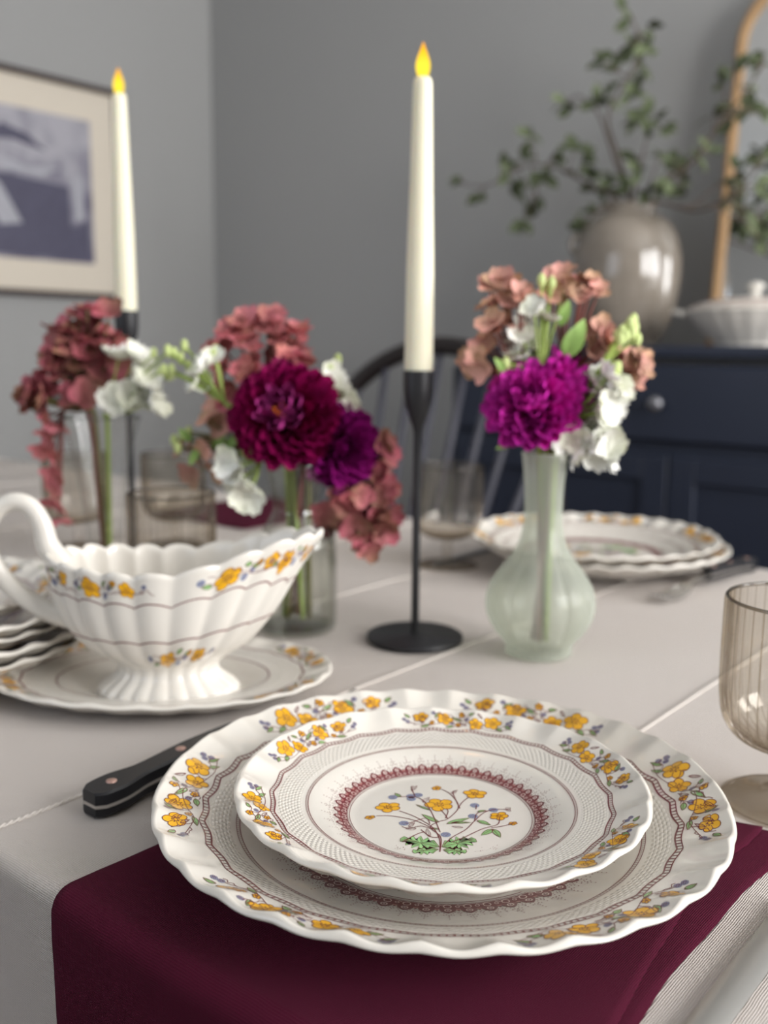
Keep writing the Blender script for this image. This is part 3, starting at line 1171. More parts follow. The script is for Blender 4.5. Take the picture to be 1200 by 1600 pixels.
def plate_mesh(name, P, material, SEG=480):
    s = P.s
    rn_top = [.0003, .012, .024, .034] + [.038 + .002 * i for i in range(20)] + [.078 + .0011 * i for i in range(16)] + [.0950]
    rows = []
    angs = [2 * PI * k / SEG for k in range(SEG)]
    th_edge = .0036
    for rn in rn_top:
        rows.append([P.surf(rn * math.cos(a), rn * math.sin(a)) for a in angs])
    edge = rows[-1]

    def ring(edge_row, out, dz):
        r_ = []
        for p, a in zip(edge_row, angs):      # the outer lip is rounder than the lobed inner edge
            q = Vector((p.x, p.y, 0)).normalized()
            f = .65 * min(1, max(0, out) / .0023)
            cx_, cy_ = .0945 * s * P.ex * math.cos(a), .0945 * s * P.ey * math.sin(a)
            bx, by = p.x * (1 - f) + cx_ * f, p.y * (1 - f) + cy_ * f
            r_.append(Vector((bx + q.x * out, by + q.y * out, p.z + dz)))
        return r_
    zm = max(p.z for p in edge)

    def calm(r_, f):          # the outer lip evens out below the lobes
        return [Vector((p.x, p.y, p.z * (1 - f) + (zm - .0012 * s - (zm - p.z) * .3) * f)) for p in r_]
    rows.append(ring(edge, .0007, .0003))
    rows.append(calm(ring(edge, .0016, -.0001), .35))
    rows.append(calm(ring(edge, .0025, -.0012), .65))
    rows.append(calm(ring(edge, .0028, -.0030), .8))
    rows.append(calm(ring(edge, .0023, -.0048), .85))
    rows.append(calm(ring(edge, .0008, -.0060), .85))
    for rn in (.089, .083, .077, .070, .063, .057, .052):
        r_ = []
        for a in angs:
            p = P.surf(rn * math.cos(a), rn * math.sin(a))
            r_.append(Vector((p.x, p.y, max(.001, p.z - .0048))))
        rows.append(r_)

    def circ(rn, z):
        return [Vector((rn * s * P.ex * math.cos(a), rn * s * P.ey * math.sin(a), z)) for a in angs]
    rows.append(circ(.0495, .0006))
    rows.append(circ(.0485, 0.0))
    rows.append(circ(.0470, 0.0))
    rows.append(circ(.0460, .0012))
    rows.append(circ(.03, .0014))
    rows.append(circ(.0003, .0014))
    return MB().grid(rows, closed_v=True).mesh(name, material)


class Decal:
    """flat glaze print laid on a surface function f(u,v)"""
    MATS = ['p_line', 'p_yellow', 'p_green', 'p_blue', 'p_tint', 'p_pale']

    def __init__(self, f, eps=.0004, off=.00012, up=None):
        self.f, self.mb, self.off, self.eps, self.up = f, MB(), off, eps, up

    def pt(self, x, y, lay=0):
        p = self.f(x, y)
        e = self.eps
        n = (self.f(x + e, y) - p).cross(self.f(x, y + e) - p)
        if n.length < 1e-12:
            n = Vector((0, 0, 1))
        n.normalize()
        return p + n * (self.off + lay * .00005)

    def poly(self, c, pts, mi, lay=0, rings=2):
        """star-shaped filled outline round c"""
        n = len(pts)
        vs = [self.pt(c[0], c[1], lay)]
        for k in range(1, rings + 1):
            f = k / rings
            vs += [self.pt(c[0] + (p[0] - c[0]) * f, c[1] + (p[1] - c[1]) * f, lay) for p in pts]
        fs = [(0, 1 + i, 1 + (i + 1) % n) for i in range(n)]
        for k in range(rings - 1):
            o = 1 + k * n
            fs += [(o + i, o + n + i, o + n + (i + 1) % n, o + (i + 1) % n) for i in range(n)]
        self.mb.add(vs, fs, mi)

    def stroke(self, pts, wd, mi=0, lay=1, closed=False, step=.0009):
        """ribbon of width wd along pts"""
        P = [Vector((p[0], p[1])) for p in pts]
        if closed:
            P.append(P[0])
        Q = [P[0]]
        for a, b in zip(P[:-1], P[1:]):
            m_ = max(1, int((b - a).length / step))
            for k in range(1, m_ + 1):
                Q.append(a.lerp(b, k / m_))
        vs = []
        n = len(Q)
        for i, q in enumerate(Q):
            t = Q[min(i + 1, n - 1)] - Q[max(i - 1, 0)]
            if t.length < 1e-9:
                t = Vector((1, 0))
            t.normalize()
            nn = Vector((-t.y, t.x)) * wd / 2
            vs += [self.pt(q.x + nn.x, q.y + nn.y, lay), self.pt(q.x - nn.x, q.y - nn.y, lay)]
        self.mb.add(vs, [(2 * i, 2 * i + 1, 2 * i + 3, 2 * i + 2) for i in range(n - 1)], mi)

    def curve(self, pts, wd, mi=0, lay=1):
        self.stroke([(p.x, p.y) for p in spline([(p[0], p[1], 0) for p in pts], 5)], wd, mi, lay)

    def flower(self, c, r, rot=0.0, squash=1.0, rnd=random, lw=.00028, petals=5):
        out = []
        for k in range(30):
            a = 2 * PI * k / 30
            rr = r * (.72 + .30 * abs(math.sin(petals / 2 * a)) ** .7) * (1 + .05 * math.sin(3 * a + rot))
            x, y = rr * math.cos(a), rr * math.sin(a) * squash
            out.append((c[0] + x * math.cos(rot) - y * math.sin(rot), c[1] + x * math.sin(rot) + y * math.cos(rot)))
        self.poly(c, out, 1, 0)
        self.stroke(out, lw, 0, 2, closed=True, step=.002)
        for k in range(petals):
            a = 2 * PI * k / petals
            ca, sa = math.cos(a), math.sin(a) * squash
            d = (ca * math.cos(rot) - sa * math.sin(rot), ca * math.sin(rot) + sa * math.cos(rot))
            self.stroke([(c[0] + d[0] * r * .28, c[1] + d[1] * r * .28), (c[0] + d[0] * r * .72, c[1] + d[1] * r * .72)], lw * .8, 0, 2, step=.002)
            a += PI / petals
            ca, sa = math.cos(a), math.sin(a) * squash
            d = (ca * math.cos(rot) - sa * math.sin(rot), ca * math.sin(rot) + sa * math.cos(rot))
            self.dot((c[0] + d[0] * r * .30, c[1] + d[1] * r * .30), r * .07, 0, 3)
        self.ringp(c, r * .16, lw, 0)

    def ringp(self, c, r, wd, mi=0, n=10, lay=2):
        self.stroke([(c[0] + r * math.cos(2 * PI * k / n), c[1] + r * math.sin(2 * PI * k / n)) for k in range(n)], wd, mi, lay, closed=True, step=1)

    def dot(self, c, r, mi=0, lay=1, n=6):
        self.poly(c, [(c[0] + r * math.cos(2 * PI * k / n), c[1] + r * math.sin(2 * PI * k / n)) for k in range(n)], mi, lay, rings=1)

    def berry(self, c, r):
        self.dot(c, r, 3, 0, 9)
        for k in range(7):
            a = 2 * PI * k / 6
            rr = r * .62 if k < 6 else 0
            self.ringp((c[0] + rr * math.cos(a), c[1] + rr * math.sin(a)), r * .30, .00012, 0, 6)

    def leaf(self, a, b, w, mi=2, lw=.00026, fill=True):
        a, b = Vector(a[:2]), Vector(b[:2])
        d = b - a
        n = Vector((-d.y, d.x)).normalized()
        up, dn = [], []
        for k in range(1, 8):
            t = k / 8
            h = w * math.sin(PI * t ** .8)
            up.append(a + d * t + n * h)
            dn.append(a + d * t - n * h * .75)
        out = [a] + up + [b] + dn[::-1]
        out = [(p.x, p.y) for p in out]
        if fill:
            self.poly(((a.x + b.x) / 2, (a.y + b.y) / 2), out, mi, 0, rings=1)
        self.stroke(out, lw, 0, 2, closed=True, step=.003)
        self.stroke([(a.x, a.y), (a.x + d.x * .8, a.y + d.y * .8)], lw * .7, 0, 2, step=.003)

    def jag_leaf(self, a, b, w, n=5):
        """deeply cut base leaf"""
        a, b = Vector(a), Vector(b)
        d = b - a
        nn = Vector((-d.y, d.x)).normalized()
        out = [a]
        for k in range(1, n + 1):
            t = k / (n + .6)
            h = w * math.sin(PI * min(1, t * .9 + .1)) + w * .2
            out += [a + d * (t - .07) + nn * h * .45, a + d * (t + .06) + nn * h]
        out.append(b)
        for k in range(n, 0, -1):
            t = k / (n + .6)
            h = w * math.sin(PI * min(1, t * .9 + .1)) + w * .2
            out += [a + d * (t + .06) - nn * h, a + d * (t - .07) - nn * h * .45]
        out = [(p.x, p.y) for p in out]
        m_ = a.lerp(b, .5)
        self.poly((m_.x, m_.y), out, 2, 0, rings=2)
        self.stroke(out, .00020, 0, 2, closed=True, step=.003)
        self.stroke([(a.x, a.y), (a.x + d.x * .9, a.y + d.y * .9)], .00024, 0, 2)
        for k in range(1, n + 1, 2):
            t = k / (n + .6)
            h = w * math.sin(PI * min(1, t * .9 + .1)) * .8
            for sg in (1, -1):
                p, q = a + d * (t - .12), a + d * (t + .05) + nn * h * sg
                self.stroke([(p.x, p.y), (q.x, q.y)], .00014, 0, 2, step=.003)

    def squiggle(self, a, b, amp, rnd, wd=.00024, mi=0):
        a, b = Vector(a[:2]), Vector(b[:2])
        d = b - a
        n = Vector((-d.y, d.x)).normalized()
        k = 5
        self.curve([a + d * (i / k) + n * (amp * rnd.uniform(-1, 1) if 0 < i < k else 0) for i in range(k + 1)], wd, mi)

    def make(self, name, parent=None):
        me = self.mb.mesh(name, [M[k] for k in self.MATS], smooth=True)
        return me


def pol(r, deg):
    a = math.radians(deg)
    return (r * math.cos(a), r * math.sin(a))


def ring_stroke(D, rfun, wd, mi=0, n=720, lay=1):
    pts = [(rfun(2 * PI * k / n) * math.cos(2 * PI * k / n), rfun(2 * PI * k / n) * math.sin(2 * PI * k / n)) for k in range(n)]
    D.stroke(pts, wd, mi, lay, closed=True, step=1)


NLC = [24]


def rchain(th):
    sn = math.sin(NLC[0] / 2 * th) ** 2
    return .0797 - .0013 * (sn ** .6 - .6)


def chain_band(D, fs=1.0):
    ring_stroke(D, lambda t: rchain(t) + .00095, .00038)
    ring_stroke(D, lambda t: rchain(t) - .00095, .00055)
    n = 240
    for k in range(n):
        t = 2 * PI * k / n
        r = rchain(t)
        D.stroke([((r - .0009) * math.cos(t), (r - .0009) * math.sin(t)), ((r + .0009) * math.cos(t), (r + .0009) * math.sin(t))], .00048, 0, 1, step=1)


def inner_band(D):
    ring_stroke(D, lambda t: .0640, .00020)
    ring_stroke(D, lambda t: .0629, .00030)
    n = 300
    for k in range(n):
        t = 2 * PI * k / n
        D.stroke([(.0629 * math.cos(t), .0629 * math.sin(t)), (.0640 * math.cos(t), .0640 * math.sin(t))], .00022, 0, 1, step=1)


def lace(D, N=44):
    ring_stroke(D, lambda t: .0434, .00030)
    ring_stroke(D, lambda t: .0443, .00022)
    # tinted ground
    n = 240
    vs, fs = [], []
    for k in range(n):
        t = 2 * PI * k / n
        for r in (.0446, .0478):
            vs.append(D.pt(r * math.cos(t), r * math.sin(t), 0))
    for k in range(n):
        a, b = 2 * k, 2 * ((k + 1) % n)
        fs.append((a, a + 1, b + 1, b))
    D.mb.add(vs, fs, 0)
    for k in range(N):
        t0 = 2 * PI * k / N
        dt = 2 * PI / N

        def q(r, f):
            t = t0 + f * dt
            return (r * math.cos(t), r * math.sin(t))
        # pale loops on the dark ground
        D.ringp(q(.0462, .0), .0011, .00030, 5, 8)
        D.ringp(q(.0462, .5), .0006, .00024, 5, 6)
        D.stroke([q(.0450, .5), q(.0456, .75), q(.0450, 1.0)], .00022, 5, 2)
        # arch with a dark heart
        arch = [q(.0478 + h, f) for f, h in ((-.42, 0), (-.36, .0014), (-.2, .0026), (0, .0036), (.2, .0026), (.36, .0014), (.42, 0))]
        D.poly(q(.0486, 0), [q(.0478, -.42)] + arch[1:-1] + [q(.0478, .42)], 0, 0, rings=1)
        D.ringp(q(.0491, 0), .0009, .00042, 5, 8)
        D.dot(q(.0491, 0), .0003, 5, 3)
        D.dot(q(.0490, .5), .0004, 0)
        D.poly(q(.0482, .5), [q(.0477, .36), q(.0496, .5), q(.0477, .64)], 4, 0, rings=1)
        # stippled tips
        for f, r in ((0, .0532), (0, .0541), (-.1, .0526), (.1, .0526), (-.2, .0514), (.2, .0514), (-.3, .0503), (.3, .0503), (.5, .0503), (.42, .0511), (.58, .0511), (.5, .0519),
                     (-.22, .0530), (.22, .0530), (0, .0553), (-.12, .0546), (.12, .0546), (.5, .0532), (0, .0567)):
            if r > .0535 and (k % 2) and abs(f) > .05:
                continue
            D.dot(q(r, f), .00026, 0, 1, 5)


def bouquet(D):
    def q(cx_, cy_):
        return ((cx_ - 610) / 390 * .0425, (342 - cy_) / 187 * .0425)
    lw = .00046
    for pts in ([(590, 500), (594, 450), (570, 400), (500, 355), (430, 328)], [(575, 408), (500, 372), (400, 352), (330, 352)],
                [(590, 500), (600, 440), (560, 400), (600, 375), (640, 362), (690, 318), (690, 280), (660, 240), (628, 222)],
                [(690, 318), (715, 285), (752, 258)], [(640, 362), (625, 335), (612, 320)],
                [(612, 470), (650, 440), (710, 408), (755, 370), (800, 335), (850, 318), (905, 318)],
                [(640, 462), (700, 440), (780, 405), (850, 385), (866, 355)], [(820, 400), (870, 392), (912, 382)],
                [(600, 420), (575, 340), (545, 285), (505, 262), (425, 262)], [(560, 405), (520, 395), (470, 405), (440, 398)],
                [(530, 420), (500, 430), (440, 462)], [(770, 318), (775, 300)], [(505, 262), (490, 215), (500, 208)], [(560, 385), (545, 360), (480, 380), (456, 385)],
                [(700, 315), (680, 245), (690, 228)], [(755, 368), (775, 335), (840, 322)], [(600, 440), (560, 440), (520, 410)], [(630, 360), (645, 330), (640, 315)]):
        D.curve([q(*p) for p in pts], lw)
    for a, b, w_ in (((440, 262), (412, 243), .0012), ((600, 378), (528, 342), .0016), ((632, 385), (735, 358), .0017), ((650, 380), (740, 378), .0010), ((775, 330), (815, 322), .0010),
                     ((765, 368), (820, 388), .0016), ((825, 405), (770, 432), .0018), ((825, 405), (850, 440), .0018), ((572, 325), (505, 298), .0009), ((560, 404), (598, 408), .0008)):
        D.leaf(q(*a), q(*b), w_)
    for a, b, w_ in (((538, 288), (570, 262), .0012), ((490, 232), (518, 205), .0010), ((672, 245), (702, 226), .0010), ((500, 405), (455, 408), .0014), ((470, 400), (495, 380), .0010),
                     ((555, 440), (545, 405), .0011), ((700, 400), (652, 395), .0010), ((905, 318), (925, 310), .0014), ((905, 318), (922, 326), .0012)):
        D.leaf(q(*a), q(*b), w_, fill=False)
    D.jag_leaf(q(590, 480), q(432, 448), .0052, 5)
    D.jag_leaf(q(586, 490), q(478, 500), .0032, 4)
    D.jag_leaf(q(600, 480), q(745, 448), .0050, 5)
    D.jag_leaf(q(604, 492), q(700, 498), .0032, 4)
    D.flower(q(610, 298), .0070, .1, .95, lw=.00034)
    D.flower(q(382, 312), .0062, .2, .82, lw=.00034)
    D.flower(q(780, 244), .0058, -.3, .9, lw=.00034)
    D.flower(q(866, 348), .0048, .5, .8, lw=.00034)
    D.flower(q(607, 217), .0027, .9, .8, lw=.0003)
    D.flower(q(303, 359), .0026, .4, .7, lw=.0003)
    D.flower(q(918, 380), .0022, .4, .7, lw=.0003)
    for c in ((403, 264), (485, 258), (519, 252), (487, 271), (449, 383), (768, 299), (847, 320), (751, 349), (623, 430)):
        D.berry(q(*c), .0024)
    rnd = random.Random(3)
    for k in range(26):
        a = rnd.choice((rnd.uniform(690, 830), rnd.uniform(400, 450)))
        D.dot(q(a, 505 - abs(a - 610) * .12 + rnd.uniform(-8, 8)), .0002, 0, 1, 5)


def rim_spray(D, deg, flip, rnd, dens=1.0, sc=1.0, r0=.0876):
    def q(a, dr):
        return pol(r0 + dr, deg + flip * a)
    # twining stems
    lw = .00026 * sc
    D.curve([q(-19, -.002), q(-13, -.0048), q(-6, -.003), q(0, .001), (q(6, -.002)), q(12, -.0045), q(19, -.001)], lw)
    for a, b in (((-3, -.003), (-1, .005)), ((0, .001), (4, .0048)), ((3, -.001), (0, -.005)), ((8, -.003), (9, .004)), ((-9, -.004), (-10, .004)), ((14, -.004), (17, .003)), ((-14, -.004), (-19, .002)),
                 ((1, .002), (-4, .004)), ((-2, -.003), (2, -.0052)), ((16, -.003), (20, -.002))):
        D.squiggle(q(*a), q(*b), .0009, rnd, lw)
    for a, b, w_ in (((-1, .000), (3, .003), .0009), ((9, .001), (7, .0052), .0010), ((11, -.004), (15, -.0055), .0009), ((-14, -.002), (-17, -.0045), .0010), ((2, -.004), (5, -.0055), .0009),
                     ((-3, .004), (-5, .0058), .0008), ((18, .002), (20, .0045), .0009), ((-17, 0), (-20, -.002), .0008)):
        D.leaf(q(*a), q(*b), w_ * sc * 1.25, 2, lw)
    for a, b, w_ in (((0, -.001), (-3, -.004), .0008), ((4, .002), (7, .004), .0008), ((12, .000), (14, .003), .0009), ((-8, .003), (-6, .006), .0007), ((15, 0), (13, -.003), .0007)):
        D.leaf(q(*a), q(*b), w_ * sc, 2, lw, fill=False)
    sc *= 1.16
    D.flower(q(-12, .0012), .0044 * sc, rnd.uniform(0, 6), .9, lw=lw)
    D.flower(q(-6.2, -.0018), .0038 * sc, rnd.uniform(0, 6), .85, lw=lw)
    D.flower(q(5.5, .0008), .0042 * sc, rnd.uniform(0, 6), .85, lw=lw)
    D.flower(q(14.2, .0016), .0038 * sc, rnd.uniform(0, 6), .75, lw=lw)
    D.flower(q(-.5, .0045), .0017 * sc, rnd.uniform(0, 6), .8, lw=lw)
    D.flower(q(.3, -.0032), .0015 * sc, rnd.uniform(0, 6), .8, lw=lw)
    D.flower(q(10.2, -.0028), .0014 * sc, rnd.uniform(0, 6), .8, lw=lw)
    for a, dr in ((-17.5, .002), (-19, .0005), (-18.6, .0035), (2.6, -.0018), (9.5, .0042), (19.2, -.0008), (20.4, .0006), (-2.6, .0012)):
        D.berry(q(a, dr), .0011 * sc)


def decorated_plate(name, label, cat, P, loc, rz, off0, full=True, group=None, material=None):
    NLC[0] = P.n
    root = thing(name, label, cat, loc, rz, group)
    body = link('body', plate_mesh('body', P, material), root)
    D = Decal(P.surf)
    chain_band(D)
    link('chain_band', D.make('chain_band'), body)
    wsurf = lambda x, y: P.surf(x * P.well, y * P.well)
    D = Decal(wsurf)
    inner_band(D)
    link('inner_band', D.make('inner_band'), body)
    D = Decal(wsurf)
    lace(D, 44 if P.s < 1.2 else 52)
    link('lace_border', D.make('lace_border'), body)
    rnd = random.Random(5)
    for k in range(6):
        D = Decal(P.surf)
        rim_spray(D, off0 + 60 * k, 1 if k % 2 else -1, rnd)
        link('rim_flower_spray', D.make('rim_flower_spray'), body)
    D = Decal(wsurf)
    bouquet(D)
    link('flower_bouquet_print', D.make('flower_bouquet_print'), body)
    return root


PDIN = Plate(1.405, lobes=30, well=1.08, pz=[.0045, .0045, .0048, .0066, .0086, .0108, .0126, .0152, .0172, .0193, .0212])
PSAL = Plate(1.0, lift=.0055, pz=[.0050, .0050, .0056, .0084, .0108, .0124, .0136, .0156, .0180, .0202, .0222])
CH_D = china_mat('dinner_china', 1.405, .0705 * 1.405, .078 * 1.405)
CH_S = china_mat('salad_china', 1.0, .0655, .078)
pc = Vector((-.2646, .366, TZ + .0042))
dinner = decorated_plate('dinner_plate', 'large scalloped buttercup dinner plate under the salad plate on the burgundy napkin', 'plate', PDIN, pc, YAW, 0, material=CH_D)
sc_ = Vector((-.2596, .3605, 0))
salad = decorated_plate('salad_plate', 'smaller scalloped plate with yellow flower bouquet, on top of the near dinner plate', 'plate', PSAL,
                        (sc_.x, sc_.y, pc.z + .0064), YAW, 20, material=CH_S)

# far setting: two dinner plates, one on the other
fc = Pz(931, 842, TZ + .034)
dup(dinner, (fc.x + .006, fc.y + .004, TZ + .0028), YAW + .9, 'lower cream plate of the pair across the table behind the mint vase')
dup(dinner, (fc.x - .004, fc.y, TZ + .0028 + .0088), YAW + 2.2, 'upper floral plate of the pair across the table behind the mint vase')
# left setting: stack of plates beside the gravy boat
lc = Pz(-135, 960, TZ + .04)
for k in range(4):
    lab = ['bottom plate of the tall stack at the left edge of the table', 'second plate from the bottom of the tall stack at left',
           'third plate from the bottom of the tall stack at left', 'topmost dinner plate of the tall stack at left, under the small plate'][k]
    dup(dinner, (lc.x + random.uniform(-.003, .003), lc.y + random.uniform(-.003, .003), TZ + .0012 + .0088 * k), YAW + 1.3 * k, lab)
dup(salad, (lc.x + .012, lc.y, TZ + .0012 + .0088 * 3 + .0064), YAW + 1.0, 'small floral plate on top of the tall stack at left')

# ------------------------------------------------------------------ gravy boat and its oval stand
gb = Pz(262, 1066, TZ + .010)
NLC[0] = 24
PUND = Plate(1.0, ex=1.235, ey=.85, zs=.72)
CH_U = china_mat('stand_china', 1.0, .0655, .078, 1.235, .85)
uc = Pz(256, 1047, TZ + .014)
GZ = TZ + .0012
rootu = thing('oval_stand', 'oval scalloped saucer dish under the gravy boat', 'dish', (uc.x, uc.y, GZ), YAW + .03)
body = link('body', plate_mesh('body', PUND, CH_U), rootu)
D = Decal(PUND.surf)
ring_stroke(D, rchain, .0011)
ring_stroke(D, lambda t: .0600, .0008, 0)
link('painted_lines', D.make('painted_lines'), body)
rnd = random.Random(11)
for k in range(6):
    D = Decal(PUND.surf)
    rim_spray(D, 25 + 60 * k, 1 if k % 2 else -1, rnd)
    link('rim_flower_spray', D.make('rim_flower_spray'), body)

broot = thing('gravy_boat', 'cream fluted gravy boat with loop handle and yellow flower print', 'gravy boat', (gb.x, gb.y, GZ + .0037), YAW + .02)
NB = 22


def boat(phi, k, inner=0.0):
    """phi round the body, k height 0..1 (1 = rim)"""
    lob = abs(math.sin(NB * phi / 2))
    c, s = math.cos(phi), math.sin(phi)
    ks = [0, .04, .10, .17, .24, .36, .55, .78, 1.0]
    zb = [0, .0035, .0085, .0155, .0205, .037, .055, .074, 1]
    ar = [.049, .0485, .0430, .0350, .0355, .055, .075, .092, .1085]
    al = [.047, .0465, .0410, .0330, .0335, .052, .068, .0755, .0775]
    bb = [.034, .0335, .0290, .0225, .0230, .035, .0435, .047, .0485]
    sp_w = smoothstep(.35, 1.0, c)
    rim = .0885 + .004 * smoothstep(.2, 1, -c) + .0205 * smoothstep(.05, 1.0, c) + .0040 * lob ** .7
    if k < .24:
        z = interp(ks[:5], zb[:5], k)
    else:
        lo = .0205
        z = lo + (rim - lo) * interp([.24, .36, .55, .78, 1.0], [0, .16, .42, .72, 1], k)
    a_ = interp(ks, ar, k) if c > 0 else interp(ks, al, k)
    b_ = interp(ks, bb, k)
    fl = 1 + .055 * (lob - .5) * smoothstep(.0, .12, k if k > .24 else .24 - k + .03) * (1 - .85 * sp_w * smoothstep(.5, 1, k))
    x = a_ * c
    y = b_ * s * (1 - .42 * max(0, c) ** 1.6 * smoothstep(.3, 1, k))
    v = Vector((x * fl - .0, y * fl, z))
    if inner:
        q = Vector((v.x, v.y, 0))
        L_ = q.length
        v = v - q.normalized() * min(inner, L_ * .9)
    return v


angs = [2 * PI * i / 240 for i in range(240)]
rows = [[boat(a, 0) * .02 for a in angs]]
ks_ = [0, .02, .04, .07, .1, .13, .17, .2, .24, .27, .31, .36, .42, .48, .55, .62, .7, .78, .86, .93, .97, 1.0]
rows += [[boat(a, k) for a in angs] for k in ks_]
rows.append([boat(a, 1.0, .0012) + Vector((0, 0, .0012)) for a in angs])
rows.append([boat(a, 1.0, .0028) + Vector((0, 0, .0004)) for a in angs])
for k in (.97, .93, .86, .78, .7, .62, .55, .48, .42, .38):
    rows.append([boat(a, k, .0036) for a in angs])
rows.append([Vector((boat(a, .36, .0036).x * .6, boat(a, .36, .0036).y * .6, .036)) for a in angs])
rows.append([Vector((boat(a, .36).x * .02, boat(a, .36).y * .02, .034)) for a in angs])
gbody = MB().grid(rows, closed_v=True).obj('body', M['china'], broot)
hp = spline([(-.069, 0, .088), (-.078, 0, .101), (-.082, 0, .117), (-.090, 0, .129), (-.102, 0, .131), (-.114, 0, .122), (-.119, 0, .104), (-.114, 0, .086), (-.099, 0, .068), (-.078, 0, .055), (-.055, 0, .050)], 6)
nh = len(hp)
MB().tube(hp, [.0056 + .0030 * abs(2 * i / nh - 1) ** 3 for i in range(nh)], 14, flat=1.1).obj('handle', M['china'], broot)


def boat_f(u, v):
    """u: metres along side from phi0, v: height metres above k-level mapping"""
    return boat(u / .075, v / .088)


def bline(D, kf, wd, p0=-PI, p1=PI, n=260):
    pts = [((p0 + (p1 - p0) * i / n) * .075, kf(p0 + (p1 - p0) * i / n) * .088) for i in range(n + 1)]
    D.stroke(pts, wd, 0, 1, step=1)


D = Decal(boat_f, eps=.0002, off=.00018)
bline(D, lambda p: .78 - .05 * smoothstep(.5, 1, math.cos(p)) + .012 * abs(math.sin(NB * p / 2)), .0008)
bline(D, lambda p: .50 + .02 * math.cos(p) + .01 * abs(math.sin(NB * p / 2)), .0008)
link('painted_lines', D.make('painted_lines'), gbody)
rnd = random.Random(21)


def boat_spray(phi, k, items, sc):
    D = Decal(boat_f, eps=.0002, off=.00018)
    u0, v0 = phi * .075, k * .088
    for (du, dv, kind, r) in items:
        c = (u0 + du * sc, v0 + dv * sc)
        if kind == 'f':
            D.flower(c, r * sc, rnd.uniform(0, 6), .9, lw=.0003)
        elif kind == 'b':
            D.berry(c, r * sc)
        elif kind == 'l':
            D.leaf(c, (c[0] + r * sc * rnd.uniform(.5, 1), c[1] + r * sc * rnd.uniform(-.8, .8)), .0012 * sc, 2, .0003)
        else:
            D.squiggle(c, (c[0] + r * sc, c[1] + rnd.uniform(-.003, .003) * sc), .0014, rnd, .00035)
    link('flower_print', D.make('flower_print'), gbody)


long_spray = [(-.016, .000, 's', .034), (-.010, .002, 's', .012), (.004, -.001, 's', .014), (-.016, .003, 's', .010), (-.008, .000, 'f', .0048), (.010, .001, 'f', .0036), (-.018, .001, 'b', .0016), (-.001, -.002, 'b', .0017),
              (.002, .001, 'b', .0015), (.001, .002, 'l', .005), (-.013, -.001, 'l', -.005), (.016, .001, 's', .006), (.004, .003, 'f', .0016), (-.003, .003, 'l', .004), (.018, .002, 'b', .0012)]
for phi, k, sc in ((-2.62, .89, 1.0), (-1.95, .885, 1.0), (-.92, .88, 1.0), (-.42, .875, .95), (.9, .88, 1), (2.0, .88, 1)):
    boat_spray(phi, k, long_spray, sc * 1.4)
boat_spray(-1.28, .36, long_spray, 1.45)

# ------------------------------------------------------------------ cutlery
def fork(loc, rz, label):
    root = thing('table_fork', label, 'fork', loc, rz, None)
    # handle runs local +y from y=0 (butt) to .115, black scales either side of a steel tang
    def outline(y):
        t = y / .115
        w_ = interp([0, .05, .13, .30, .6, .85, 1], [.0066, .0096, .0102, .0068, .0074, .0070, .0055], t)
        return w_
    def zc(y):
        t = y / .115
        return interp([0, .3, .6, 1], [.0, .0018, .0045, .0060], t)
    for (z0, z1, nm, mt, grow) in ((.0006, .0056, 'lower_scale', 'fork_black', 0), (.0056, .0074, 'tang', 'steel', .0001), (.0074, .0140, 'upper_scale', 'fork_black', 0)):
        rows = []
        n = 28
        for i in range(n + 1):
            y = .115 * i / n
            wv = outline(y) + grow
            if i == 0:
                wv *= .82
            h0, h1 = z0 + zc(y), z1 + zc(y)
            e = .0012 if nm != 'tang' else .0002
            up = nm == 'upper_scale'
            lo = nm == 'lower_scale'
            sec = [(-wv, h0 + (e if lo else 0)), (-wv, h1 - (e if up else 0)), (-wv + (e if up else 0), h1), (wv - (e if up else 0), h1), (wv, h1 - (e if up else 0)), (wv, h0 + (e if lo else 0)),
                   (wv - (e if lo else 0), h0), (-wv + (e if lo else 0), h0)]
            rows.append([(a, y, b) for a, b in sec])
        mb = MB().grid(rows, closed_v=True)
        mb.f += [tuple(range(8)), tuple(n * 8 + q for q in range(8))[::-1]]
        mb.mi += [0, 0]
        o = mb.obj(nm, M[mt], root, angle=35)
        if nm == 'upper_scale':
            for yy in (.014, .06, .10):
                MB().lathe([(.0001, .0006), (.0028, .0004), (.0030, 0), (.0030, -.002)], 16).obj('rivet', M['rivet'], o, loc=(0, yy, .0140 + zc(yy)))
    # neck and tines
    pts = spline([(0, .112, .011), (0, .135, .012), (0, .152, .011), (0, .168, .009)], 5)
    mb = MB().tube(pts, [.0045 - .0012 * math.sin(PI * i / 15) for i in range(16)], 10, flat=.45)
    mb.obj('neck', M['steel'], root)
    for k in range(4):
        x = (k - 1.5) * .0058
        mb = MB().tube(spline([(x * .5, .160, .0105), (x, .174, .0075), (x, .190, .005), (x, .208, .0055), (x, .218, .0085)], 4), [.0025] * 10 + [.0018] * 6 + [.0007], 8, flat=.55)
        mb.obj('tine', M['steel'], root)
    return root


fp = Pz(150, 1262, TZ + .004)
fork((fp.x, fp.y - .004, TZ + .0006), math.radians(0), 'black handled fork with steel rivet left of the near plates')
q1, q2 = Pz(1148, 878, TZ + .008), Pz(1005, 937, TZ + .004)
fork((-.370, 1.095, TZ + .0006), PI - .05, 'black handled fork beside the far pair of plates')


